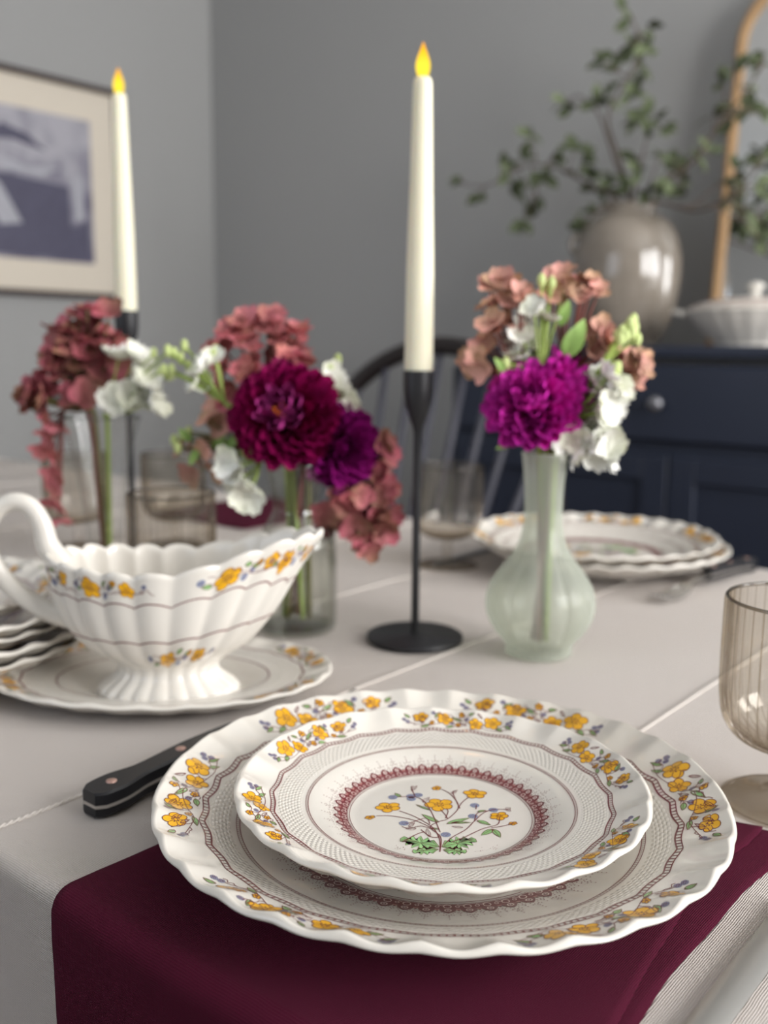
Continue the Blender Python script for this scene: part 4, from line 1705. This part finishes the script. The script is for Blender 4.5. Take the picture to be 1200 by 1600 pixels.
def knife(loc, rz, label):
    root = thing('table_knife', label, 'knife', loc, rz)
    rows = []
    n = 30
    for i in range(n + 1):
        y = .098 + .125 * i / n
        t = i / n
        xr = .0130 * (1 if t < .75 else math.sqrt(max(0.0001, 1 - ((t - .75) / .25) ** 2)) * .9 + .1)
        rows.append([(0, y, .0006), (.0006, y, .0036), (xr * .25, y, .0040), (xr * .7, y, .0034), (xr, y, .0016), (xr * .7, y, .0006)])
    mb = MB().grid(rows, closed_v=True)
    mb.f += [tuple(range(6)), tuple(n * 6 + q for q in range(6))[::-1]]
    mb.mi += [0, 0]
    mb.obj('blade', M['brushed'], root, angle=20)
    for (z0, z1, nm, mt) in ((.0, .0030, 'lower_scale', 'fork_black'), (.0030, .0044, 'tang', 'steel'), (.0044, .0086, 'upper_scale', 'fork_black')):
        rows = []
        for i in range(21):
            y = .100 * i / 20
            wv = interp([0, .1, .3, .7, 1], [.0065, .0088, .0072, .0078, .0066], i / 20)
            rows.append([(.0065 - wv, y, z0), (.0065 - wv, y, z1), (.0065 + wv, y, z1), (.0065 + wv, y, z0)])
        mb = MB().grid(rows, closed_v=True)
        mb.f += [(0, 1, 2, 3), (83, 82, 81, 80)]
        mb.mi += [0, 0]
        mb.obj(nm, M[mt], root, angle=35)
    return root


knife((-.1195, .203, TZ + .0006), 0, 'steel bladed knife lying right of the burgundy napkin')
knife((-.64, 1.09, TZ + .0006), PI, 'knife lying between the far plates and the far ribbed goblet')

# ------------------------------------------------------------------ glassware
def rib(n, amp, z0=.0, zf=1.0, p=1.0):
    def fn(r, z, t):
        k = smoothstep(z0, z0 + .006, z)
        return r * (1 + amp * k * .5 * math.cos(n * t)), z
    return fn


def goblet_proto(label, loc, group):
    root = thing('ribbed_goblet', label, 'glass', loc, 0, group)
    # cup outside
    out = [(.0055, .0300), (.018, .0315), (.028, .0360), (.0345, .0440), (.0372, .0550), (.0380, .0700), (.0380, .0950), (.0378, .1115)]
    pp = [(p.x, p.z) for p in spline([(r, 0, z) for r, z in out], 5)]
    mb = MB().lathe(pp, 400, fn=rib(40, .062, .031))
    MB_in = [(r - .0017, z + .001) for r, z in pp[::-1]]
    mb.lathe([pp[-1], (.0372, .1124), (.0364, .1118)] , 120)
    mb.obj('cup', M['amber'], root)
    MB().lathe([(max(.0005, r), z) for r, z in MB_in] + [(.0005, .033)], 96).obj('cup_lining', M['amber'], root)
    ft = [(.0055, .0300), (.0048, .0240), (.0062, .0185), (.0048, .0130), (.0060, .0075), (.015, .0042), (.028, .0026), (.0325, .0016), (.0330, .0006), (.0325, .0002), (.0005, .0002)]
    pp = [(max(.0005, p.x), p.z) for p in spline([(r, 0, z) for r, z in ft], 4)]
    MB().lathe(pp, 64).obj('foot', M['amber'], root)
    MB().lathe([(.0376, .1110), (.0386, .1120), (.0378, .1130), (.0366, .1122), (.0376, .1110)], 96).obj('rim', M['amber_rim'], root)
    return root


M['amber_rim'] = glass_mat('amber_glass_dense', (0.70, 0.66, 0.60, 1), (0.20, 0.17, 0.13, 1), gloss=0.2, power=1.3)
g0 = Pz(1230, 1256, TZ)
GG = 'ribbed smoky goblets'
gob = goblet_proto('large ribbed smoky goblet at the right edge of the picture', (g0.x, g0.y, TZ + .0009), GG)
for (px, py, lab) in ((698, 884, 'ribbed smoky goblet behind the middle candlestick'),
                      (272, 965, 'ribbed smoky goblet right behind the gravy boat'),):
    p = Pz(px, py, TZ)
    dup(gob, (p.x, p.y, TZ + .0009), 0, lab)
p = PZ(272, 772, 1.20)
dup(gob, (p.x, p.y, TZ + .0009), 0, 'clear ribbed goblet farther back, above the one behind the gravy boat')
p = PZ(120, 775, 1.18)
dup(gob, (p.x, p.y, TZ + .0009), 0, 'ribbed goblet behind the leftmost flower vase')

# middle clear bottle vase
vb = Pz(465, 984, TZ)
root = thing('ribbed_bottle_vase', 'clear ribbed glass bottle vase behind the gravy boat spout', 'vase', (vb.x, vb.y, TZ + .0009))
out = [(.0005, .0006), (.026, .0004), (.0325, .003), (.0335, .012), (.0335, .060), (.0320, .080), (.0245, .095), (.0200, .104), (.0205, .112), (.0235, .128), (.0262, .143)]
pp = [(max(.0005, p.x), p.z) for p in spline([(r, 0, z) for r, z in out], 5)]
MB().lathe(pp, 240, fn=lambda r, z, t: (r * (1 + .035 * (smoothstep(.100, .108, z) + .35 * (1 - smoothstep(.09, .1, z))) * (abs(math.sin(10 * t)) - .5)), z)).obj('body', M['clear'], root)
MB().lathe([(max(.0005, r - .002), max(z, .005)) for r, z in pp[::-1]], 96).obj('lining', M['clear'], root)
MB().lathe([(.0256, .1425), (.0266, .1434), (.0256, .1446), (.0246, .1436), (.0256, .1425)], 72).obj('rim', M['clear_rim'], root)
wp = [(r - .0028, z) for r, z in pp if .004 < z < .078]
MB().lathe([(.0005, .0055)] + [(r, max(z, .0058)) for r, z in wp] + [(.0005, wp[-1][1])], 64).obj('water', M['water'], root)
VB = Vector((vb.x, vb.y, TZ))

# left conical clear vase
va = Pz(168, 930, TZ)
root = thing('fluted_glass_vase', 'clear flared glass vase at left holding red hydrangea', 'vase', (va.x, va.y, TZ + .0009))
out = [(.0005, .0006), (.024, .0004), (.026, .004), (.018, .012), (.015, .03), (.0165, .06), (.021, .10), (.0275, .14), (.036, .172)]
pp = [(max(.0005, p.x), p.z) for p in spline([(r, 0, z) for r, z in out], 5)]
MB().lathe(pp, 200, fn=lambda r, z, t: (r * (1 + .03 * smoothstep(.02, .03, z) * (abs(math.sin(8 * t)) - .5)), z)).obj('body', M['clear'], root)
MB().lathe([(.0352, .1715), (.0366, .1724), (.0356, .1736), (.0346, .1726), (.0352, .1715)], 72).obj('rim', M['clear_rim'], root)
VA = Vector((va.x, va.y, TZ))

# right frosted mint vase
vc = Pz(841, 1022, TZ)
root = thing('mint_bud_vase', 'frosted mint glass bud vase with ribbed bulb and tall neck', 'vase', (vc.x, vc.y, TZ + .0009))
out = [(.0005, .0006), (.024, .0004), (.0262, .004), (.0275, .010), (.0340, .018), (.0405, .030), (.0428, .042), (.0405, .054), (.0320, .068), (.0225, .081), (.0170, .095), (.0148, .112), (.0150, .130), (.0165, .148), (.0180, .160)]
pp = [(max(.0005, p.x), p.z) for p in spline([(r, 0, z) for r, z in out], 6)]
MB().lathe(pp, 240, fn=lambda r, z, t: (r * (1 + .055 * smoothstep(.010, .022, z) * (.25 + .75 * (1 - smoothstep(.07, .10, z))) * (abs(math.sin(6 * t)) ** .8 - .6)), z)).obj('body', M['mint'], root)
MB().lathe([(.0176, .1594), (.0184, .1602), (.0176, .1610), (.0168, .1602), (.0176, .1594)], 72).obj('rim', M['mint'], root)
wp = [(r - .0030, z) for r, z in pp if .004 < z < .138]
MB().lathe([(.0005, .0045)] + wp + [(.0005, wp[-1][1])], 64).obj('water', M['water'], root)
VC = Vector((vc.x, vc.y, TZ))

# ------------------------------------------------------------------ candlesticks and candles
def candlestick(loc, H, label):
    root = thing('candlestick', label, 'candlestick', loc, 0)
    MB().lathe([(.0005, 0), (.0385, 0), (.0398, .0008), (.0400, .0025), (.0398, .0042), (.0388, .0050), (.006, .0052), (.0045, .0062), (.0005, .0062)], 96).obj('base', M['black'], root, angle=50)
    MB().lathe([(.0033, .004), (.0033, H - .045)], 24).obj('stem', M['black'], root)
    MB().lathe([(p.x, p.z) for p in spline([(.0033, 0, H - .052), (.0040, 0, H - .046), (.0075, 0, H - .036), (.0108, 0, H - .026), (.0122, 0, H - .016), (.0124, 0, H - .001)], 5)]
               + [(.0122, H), (.0116, H), (.0114, H - .012), (.0005, H - .013)], 40).obj('cup', M['black'], root)
    return root


def candle(loc, tilt, label, Hc=.205):
    root = thing('taper_candle', label, 'candle', loc, 0)
    root.rotation_euler = tilt
    MB().lathe([(.0005, 0), (.0105, 0), (.0110, .006), (.0112, .013), (.0114, .02), (.0108, .09), (.0092, .15), (.0074, Hc - .006), (.0070, Hc - .002), (.0060, Hc), (.0030, Hc - .0005), (.0005, Hc - .0008)], 40).obj('wax', M['wax'], root)
    fl = [(.0005, 0), (.0030, .0004), (.0046, .0036), (.0056, .0082), (.0052, .0125), (.0036, .0175), (.0018, .0220), (.0004, .0262)]
    MB().lathe([(max(.0004, p.x), p.z) for p in spline([(r, 0, z) for r, z in fl], 4)], 24).obj('flame', M['flame'], root, loc=(0, 0, Hc - .0006))
    l = bpy.data.lights.new('candle_glow', 'POINT')
    l.energy = 0.03
    l.color = (1, .45, .12)
    l.shadow_soft_size = .006
    o = bpy.data.objects.new('candle_glow', l)
    COL.objects.link(o)
    o.parent = root
    o.location = (0, 0, Hc + .034)
    return root


cb = Pz(648, 1001, TZ)
candlestick((cb.x, cb.y, TZ + .0009), .222, 'slim black candlestick in the middle of the table')
candle((cb.x, cb.y, TZ + .0009 + .2092), (0, 0, 0), 'lit ivory taper candle in the middle black candlestick', .233)
la = PZ(197, 487, 1.05)
candlestick((la.x, la.y, TZ + .0009), la.z - TZ, 'taller slim black candlestick at left by the wall picture')
candle((la.x, la.y, la.z + .0009 - .0128), (0, 0, 0), 'lit ivory taper candle at left in front of the framed picture', .230)

# ------------------------------------------------------------------ flowers
def petal_mesh(name, material, Lg=1.0, Wd=.34, cup=.35, curl=.25, tip=.75, nx=6):
    rows = []
    for i in range(nx + 1):
        t = i / nx
        hw = Wd / 2 * (smoothstep(-.35, .45, t)) * (1 - smoothstep(tip, 1.12, t) * .85)
        row = []
        for j in (-1, -.5, 0, .5, 1):
            row.append((t * Lg, j * hw, cup * (j * j) * hw + curl * Lg * t * t))
        rows.append(row)
    return MB().grid(rows).mesh(name, material)


def stem_between(a, b, bend, r, material, root, org, name='stem', n=8):
    a, b = Vector(a), Vector(b)
    m_ = a.lerp(b, .5) + Vector(bend)
    MB().tube([p - org for p in spline([a, m_, b], n)], r, 8).obj(name, material, root)


def vase_stem(base, foot_off, neck_z, neck_off, head, root, mt, r=.0022):
    """stem from inside the vase through its neck to the flower head"""
    p0 = base + Vector((foot_off[0], foot_off[1], .012))
    p1 = base + Vector((neck_off[0], neck_off[1], neck_z))
    pts = spline([p0 - p0, p1 - p0, (p1.lerp(head, .55) + Vector((0, 0, .006))) - p0, head - p0], 6)
    MB().tube(pts, r, 8).obj('stem', mt, root)
    return p0


def dahlia(label, base, foot, neck_z, neck, centre, R, face, m_out, m_in=None, n=110, open_c=False, flat=.55, stem='stem_olive', seed=0):
    rnd = random.Random(seed)
    p0 = base + Vector((foot[0], foot[1], .012))
    root = thing('dahlia', label, 'flower', p0)
    face = Vector(face).normalized()
    hc = centre - face * R * .35
    vase_stem(base, foot, neck_z, neck, hc - face * .006, root, M[stem])
    pet = petal_mesh('petal', M[m_out], 1, .42, .9, .25)
    pet_in = petal_mesh('petal', M[m_in or m_out], 1, .36, 1.2, .5)
    t1 = face.cross(Vector((0, 0, 1))).normalized()
    t2 = face.cross(t1)
    c = hc - p0
    for k in range(n):
        f = (k + .5) / n                      # 0 centre .. 1 outside
        if open_c and f < .05:
            continue
        pol_ = math.radians(8 + 92 * f ** .62)
        az = k * 2.399963
        rad_dir = t1 * math.cos(az) + t2 * math.sin(az)
        d = face * math.cos(pol_) + rad_dir * math.sin(pol_)
        ln = R * (.42 + .60 * f ** .5) * rnd.uniform(.93, 1.05)
        start = c + d * R * .12
        mm = orient(start, d + Vector((rnd.uniform(-.08, .08), rnd.uniform(-.08, .08), rnd.uniform(-.08, .08))), face * 1.0 + rad_dir * .02, ln, rnd.uniform(-.25, .25))
        link('petal', pet if f > .35 else pet_in, root, mw=mm)
    if open_c:
        mb = MB()
        for k in range(16):
            a = k * 2.4
            q = c + face * (R * .66) + (t1 * math.cos(a) + t2 * math.sin(a)) * (.0016 * math.sqrt(k))
            mb.sphere(q, .0018, 6, 4)
        mb.obj('stamens', M['orange'], root)
    mb = MB()
    for k in range(7):
        a = k * 2 * PI / 7
        q = c - face * .002
        d = t1 * math.cos(a) + t2 * math.sin(a)
        lm = leaf_mesh('sepal', M['leaf_bright'], 1, .4) if k == 0 else lm
        link('sepal', lm, root, mw=orient(q, d - face * .5, -face, R * .45))
    mb2 = MB().sphere(c - face * .003, .006, 12, 8)
    mb2.obj('calyx', M['stem'], root)
    return root


def floret_mesh(name, material, n=4, cup=.2, ruff=0.0, seed=0):
    rnd = random.Random(seed)
    mb = MB()
    for k in range(n):
        a = 2 * PI * k / n + rnd.uniform(-.15, .15)
        tl = rnd.uniform(-.1, .35)
        rows = []
        for i in range(6):
            t = i / 5
            hw = .56 * math.sin(PI * (.07 + .84 * t ** .9)) ** .7
            row = []
            for j in (-1, -.5, 0, .5, 1):
                x, y = .06 + t * .95, j * hw
                z = cup * t * t * .8 + .14 * j * j + tl * t + ruff * math.sin(9 * j + 11 * t + k)
                row.append((x * math.cos(a) - y * math.sin(a), x * math.sin(a) + y * math.cos(a), z))
            rows.append(row)
        mb.grid(rows)
    mb.sphere((0, 0, .05), .07, 6, 4)
    return mb.mesh(name, material)


FL = {}
for key in ('hyd_rose', 'hyd_dusk', 'hyd_red'):
    FL[key] = [floret_mesh('floret', M[key], 4, .25, 0, s) for s in range(3)]
FL['white'] = [floret_mesh('blossom', M['white'], 6, .5, .07, s) for s in range(3)]


def face_m(pos, nrm, scale, spin=0.0):
    nrm = Vector(nrm).normalized()
    x = nrm.cross(Vector((0, 0, 1)))
    if x.length < 1e-3:
        x = Vector((1, 0, 0))
    x.normalize()
    y = nrm.cross(x)
    return Matrix.Translation(pos) @ Matrix((x, y, nrm)).transposed().to_4x4() @ Matrix.Rotation(spin, 4, 'Z') @ Matrix.Scale(scale, 4)


def sprig(name, label, cat, base, foot, neck_z, neck, depth, florets, kind, stem, r0, r1, spread=.7, leaves=(), buds=(), part='floret', seed=0, hub=None, pack=1, stemr=.0016):
    """florets: pixel spots read off at a depth in metres; each is a part of its own"""
    rnd = random.Random(seed)
    p0 = base + Vector((foot[0], foot[1], .012))
    root = thing(name, label, cat, p0)
    pts = [PZ(px, py, depth + rnd.uniform(-.012, .012)) for px, py in florets]
    if hub is None:
        allp = pts + [PZ(px, py, depth) for px, py in buds]
        cen = sum(allp, Vector()) / len(allp)
        hub = cen.lerp(base + Vector((neck[0], neck[1], neck_z)), .25)
    else:
        hub = PZ(hub[0], hub[1], depth)
    vase_stem(base, foot, neck_z, neck, hub, root, M[stem], .0022)
    tw = MB()
    for q in pts:
        for m_ in range(pack):
            qq = q if m_ == 0 else q + Vector((rnd.uniform(-1, 1), rnd.uniform(-1, 1), rnd.uniform(-1, 1))) * r1 * .8
            out = (qq - hub)
            out = out.normalized() if out.length > 1e-4 else Vector((0, 0, 1))
            nrm = out * .7 + CAMDIR * rnd.uniform(.1, 1.0) + Vector((rnd.uniform(-1, 1), rnd.uniform(-1, 1), rnd.uniform(-1, 1))) * spread * .6
            link(part, rnd.choice(FL[kind]), root, mw=face_m(qq - p0, nrm, rnd.uniform(r0, r1) * 1.22, rnd.uniform(0, 6)))
            tw.tube([hub - p0, hub.lerp(qq, .5) - p0 + Vector((0, 0, -.002)), qq - p0], .0009, 5, caps=False)
    for (px, py) in buds:
        q = PZ(px, py, depth + rnd.uniform(-.006, .006))
        MB().sphere((0, 0, 0), .0042, 10, 8, sc=(.8, .8, 1.3)).obj('bud', M['bud'], root, loc=q - p0)
        tw.tube([hub - p0, hub.lerp(q, .5) - p0 + Vector((0, 0, .003)), q - p0], .0011, 5, caps=False)
    if tw.v:
        tw.obj('twigs', M[stem], root)
    for (px, py, qx, qy) in leaves:
        a, b = PZ(px, py, depth - .004), PZ(qx, qy, depth - .012)
        link('leaf', LEAFB, root, mw=orient(a - p0, b - a, CAMDIR, (b - a).length))
    return root


# right arrangement in the mint vase (depth about .72-.75)
ZV = -(CAM_M.inverted() @ (VC + Vector((0, 0, .2)))).z
mz = .155
dahlia('bright magenta dahlia above the mouth of the mint vase', VC, (.004, .004), mz, (-.004, 0), PZ(830, 628, ZV - .012), .034, CAMDIR + Vector((-.25, -.1, .35)), 'magenta', n=120, stem='stem', seed=1)
dahlia('half hidden magenta bloom at the right side of the bright magenta dahlia', VC, (-.003, .003), mz, (.004, .0), PZ(893, 605, ZV + .002), .031, CAMDIR * .55 + Vector((.8, .55, .25)), 'magenta', n=60, stem='stem_olive', seed=2)
sprig('dusky_hydrangea', 'loose dusky pink hydrangea sprig at upper left of the mint vase bouquet', 'flower', VC, (.002, -.004), mz, (-.006, .002), ZV + .01,
      [(745, 558), (742, 575), (765, 450), (788, 438), (775, 480), (810, 462), (770, 505), (760, 530), (795, 470), (782, 500), (733, 560)], 'hyd_dusk', 'stem_red', .0070, .0105, seed=3, hub=(815, 590), pack=2)
sprig('dusky_hydrangea', 'dusky pink hydrangea sprig at upper right of the mint vase bouquet', 'flower', VC, (-.004, -.002), mz, (.006, .002), ZV + .012,
      [(870, 440), (905, 462), (925, 445), (935, 455), (860, 462), (940, 510), (925, 530), (955, 545), (970, 560), (990, 570), (985, 590), (965, 580), (945, 530), (930, 550), (1000, 560), (890, 450), (880, 425)], 'hyd_dusk', 'stem_red', .0070, .0105, seed=4, hub=(885, 580), pack=2)
sprig('white_stock', 'white stock stem standing above the magenta dahlia', 'flower', VC, (.0, .006), mz, (0, .003), ZV,
      [(815, 525), (805, 545), (825, 500), (832, 540), (810, 560), (850, 490), (835, 485), (858, 500), (800, 530)], 'white', 'stem', .0075, .0105, part='blossom', seed=5, hub=(845, 590), buds=[(852, 448), (846, 438), (858, 455), (880, 465), (876, 472), (862, 442), (790, 568), (783, 575)],
      leaves=[(790, 580, 775, 560), (885, 560, 915, 498), (880, 556, 900, 510), (875, 510, 890, 470), (800, 690, 778, 700)])
sprig('white_stock', 'white stock stem hanging at the right of the mint vase mouth', 'flower', VC, (.006, 0), mz, (.008, .001), ZV - .006,
      [(945, 615), (950, 630), (935, 600), (958, 610), (940, 640), (915, 670), (900, 680), (925, 690), (940, 680), (905, 700), (950, 688), (920, 655)], 'white', 'stem', .0090, .0125, part='blossom', seed=6, hub=(895, 650), pack=2)
sprig('green_bud_spray', 'green bud spike leaning right in the mint vase bouquet', 'flower', VC, (.003, .002), mz, (.005, .003), ZV - .004,
      [], 'white', 'stem', .005, .006, seed=7, hub=(935, 580),
      buds=[(965, 525), (972, 518), (980, 512), (985, 505), (990, 500), (992, 512), (978, 525), (996, 530), (970, 530), (958, 575), (965, 574), (988, 520), (983, 518)])

# middle arrangement in the clear bottle vase
ZM = -(CAM_M.inverted() @ (VB + Vector((0, 0, .2)))).z
mz = .14
dahlia('large wine red dahlia with orange centre facing the viewer', VB, (.010, -.004), mz, (-.004, 0), PZ(443, 646, ZM - .02), .0415, CAMDIR + Vector((-.10, -.0, .10)), 'wine', 'wine_in', n=150, open_c=True, stem='stem', seed=8)
dahlia('deep purple dahlia at lower right behind the wine red one', VB, (-.012, .004), mz, (.008, 0), PZ(534, 698, ZM - .002), .033, CAMDIR + Vector((.35, .1, -.05)), 'purple', n=110, stem='stem_red', seed=9)
sprig('rose_hydrangea', 'rose pink hydrangea sprig rising above the wine red dahlia', 'flower', VB, (-.006, .006), mz, (0, .006), ZM + .02,
      [(382, 500), (380, 522), (425, 495), (432, 505), (420, 508), (468, 515), (455, 520), (395, 545), (392, 570), (440, 530), (450, 555), (465, 550), (430, 560), (385, 580), (350, 545), (352, 570), (445, 575), (470, 565), (345, 600), (360, 620)], 'hyd_rose', 'stem_red', .0075, .0115, seed=10, hub=(430, 640), pack=2)
sprig('rose_hydrangea', 'rose red hydrangea cluster trailing at right of the purple dahlia', 'flower', VB, (.012, .002), mz, (.012, .004), ZM + .02,
      [(595, 695), (600, 710), (590, 735), (600, 765), (610, 775), (590, 790), (560, 770), (545, 785), (605, 805), (590, 820), (560, 835), (545, 810), (525, 790), (570, 810), (600, 830), (530, 770), (575, 750), (520, 810), (600, 745), (565, 845)], 'hyd_red', 'stem_olive', .0085, .0125, seed=11, hub=(530, 740), pack=2)
sprig('white_stock', 'white stock stem with green buds reaching left of the wine red dahlia', 'flower', VB, (-.010, -.006), mz, (-.010, 0), ZM,
      [(315, 582), (322, 600), (308, 600), (336, 562), (318, 575)], 'white', 'stem', .0080, .0105, part='blossom', seed=12, hub=(352, 630),
      buds=[(336, 548), (262, 548), (272, 552), (282, 560), (268, 578), (295, 572), (256, 578), (288, 540), (334, 553)])
sprig('white_stock', 'white drooping blossoms at lower left of the wine red dahlia', 'flower', VB, (-.012, .006), mz, (-.014, .001), ZM - .006,
      [(368, 730), (380, 745), (385, 762), (375, 755), (390, 772), (360, 722), (395, 760)], 'white', 'stem', .0095, .0125, part='blossom', seed=13, hub=(410, 715),
      leaves=[(405, 720, 392, 690), (400, 722, 375, 705)])
sprig('white_stock', 'white stock blossoms at the upper right behind the wine red dahlia', 'flower', VB, (.002, .010), mz, (.006, .008), ZM + .012,
      [(515, 600), (525, 610), (530, 625), (540, 635), (518, 588), (535, 645)], 'white', 'stem', .0080, .0105, part='blossom', seed=14, hub=(505, 650), buds=[(522, 570), (528, 562), (515, 575)])
sprig('mixed_foliage', 'dusky pink hydrangea and green leaves at left of the clear bottle vase', 'flower', VB, (-.002, -.010), mz, (-.012, .008), ZM + .03,
      [(335, 640), (325, 655), (300, 690), (320, 700), (340, 690), (350, 720), (310, 715), (300, 740), (340, 735), (285, 700), (345, 665)], 'hyd_dusk', 'stem_olive', .0075, .0115, seed=15, hub=(390, 700),
      buds=[(272, 688), (285, 680), (295, 675), (278, 700)], leaves=[(300, 690, 280, 670), (310, 700, 296, 725), (330, 705, 350, 680), (350, 700, 375, 680)])

# left arrangement in the flared vase
ZL = 1.0
ZL = (CAM_M.inverted() @ (VA + Vector((0, 0, .2)))).z * -1
sprig('red_hydrangea', 'large dark red hydrangea head at far left in the flared vase', 'flower', VA, (.004, 0), .165, (-.008, 0), ZL,
      [(150, 500), (140, 520), (165, 525), (120, 520), (105, 510), (90, 535), (80, 560), (95, 560), (115, 550), (130, 560), (150, 555), (170, 560), (75, 580), (95, 590), (120, 585), (145, 590), (165, 590), (60, 600), (85, 610), (110, 610),
       (135, 615), (50, 620), (150, 610), (180, 545), (125, 500), (70, 630), (60, 615)], 'hyd_red', 'stem_olive', .0100, .0155, seed=16, hub=(130, 640), pack=2)
sprig('pink_hydrangea', 'faded pink hydrangea trail hanging down at far left of the flared vase', 'flower', VA, (-.004, .002), .165, (-.016, 0), ZL + .01,
      [(75, 650), (72, 670), (80, 690), (70, 700), (82, 712), (76, 645), (90, 660), (85, 740), (88, 760), (90, 785), (92, 810)], 'hyd_rose', 'stem_red', .0090, .0130, seed=17, hub=(100, 640))
sprig('white_stock', 'white stock blossoms right of the dark red hydrangea by the left candlestick', 'flower', VA, (.0, .004), .165, (.010, 0), ZL - .03,
      [(225, 600), (232, 615), (222, 625), (238, 632), (215, 590), (185, 560), (212, 560), (230, 600), (180, 632), (200, 620)], 'white', 'stem', .0105, .0150, part='blossom', seed=18, hub=(165, 650),
      buds=[(240, 552), (250, 580), (262, 586), (268, 585), (262, 550)])

# second napkin, far side
def far_napkin(x0, x1, label):
    root = thing('linen_napkin', label, 'napkin', ((x0 + x1) / 2, .98, TZ))
    rows = []
    for i in range(25):
        f = i / 24
        x = (f - .5) * (x1 - x0)
        row = []
        for j in range(25):
            y = -.10 + .21 * j / 24
            row.append((x, y, .0022 + .001 * math.sin(x * 50 + y * 40)))
        rows.append(row)
    me = MB().grid(rows).mesh('cloth', M['napkin'])
    cloth_uv(me, [(i * .01, j * .01) for i in range(25) for j in range(25)])
    o = link('cloth', me, root)
    md = o.modifiers.new('s', 'SOLIDIFY')
    md.thickness = .002
    md.offset = 0


far_napkin(-1.16, -.96, 'folded burgundy napkin on the far side of the table behind the middle bouquet')
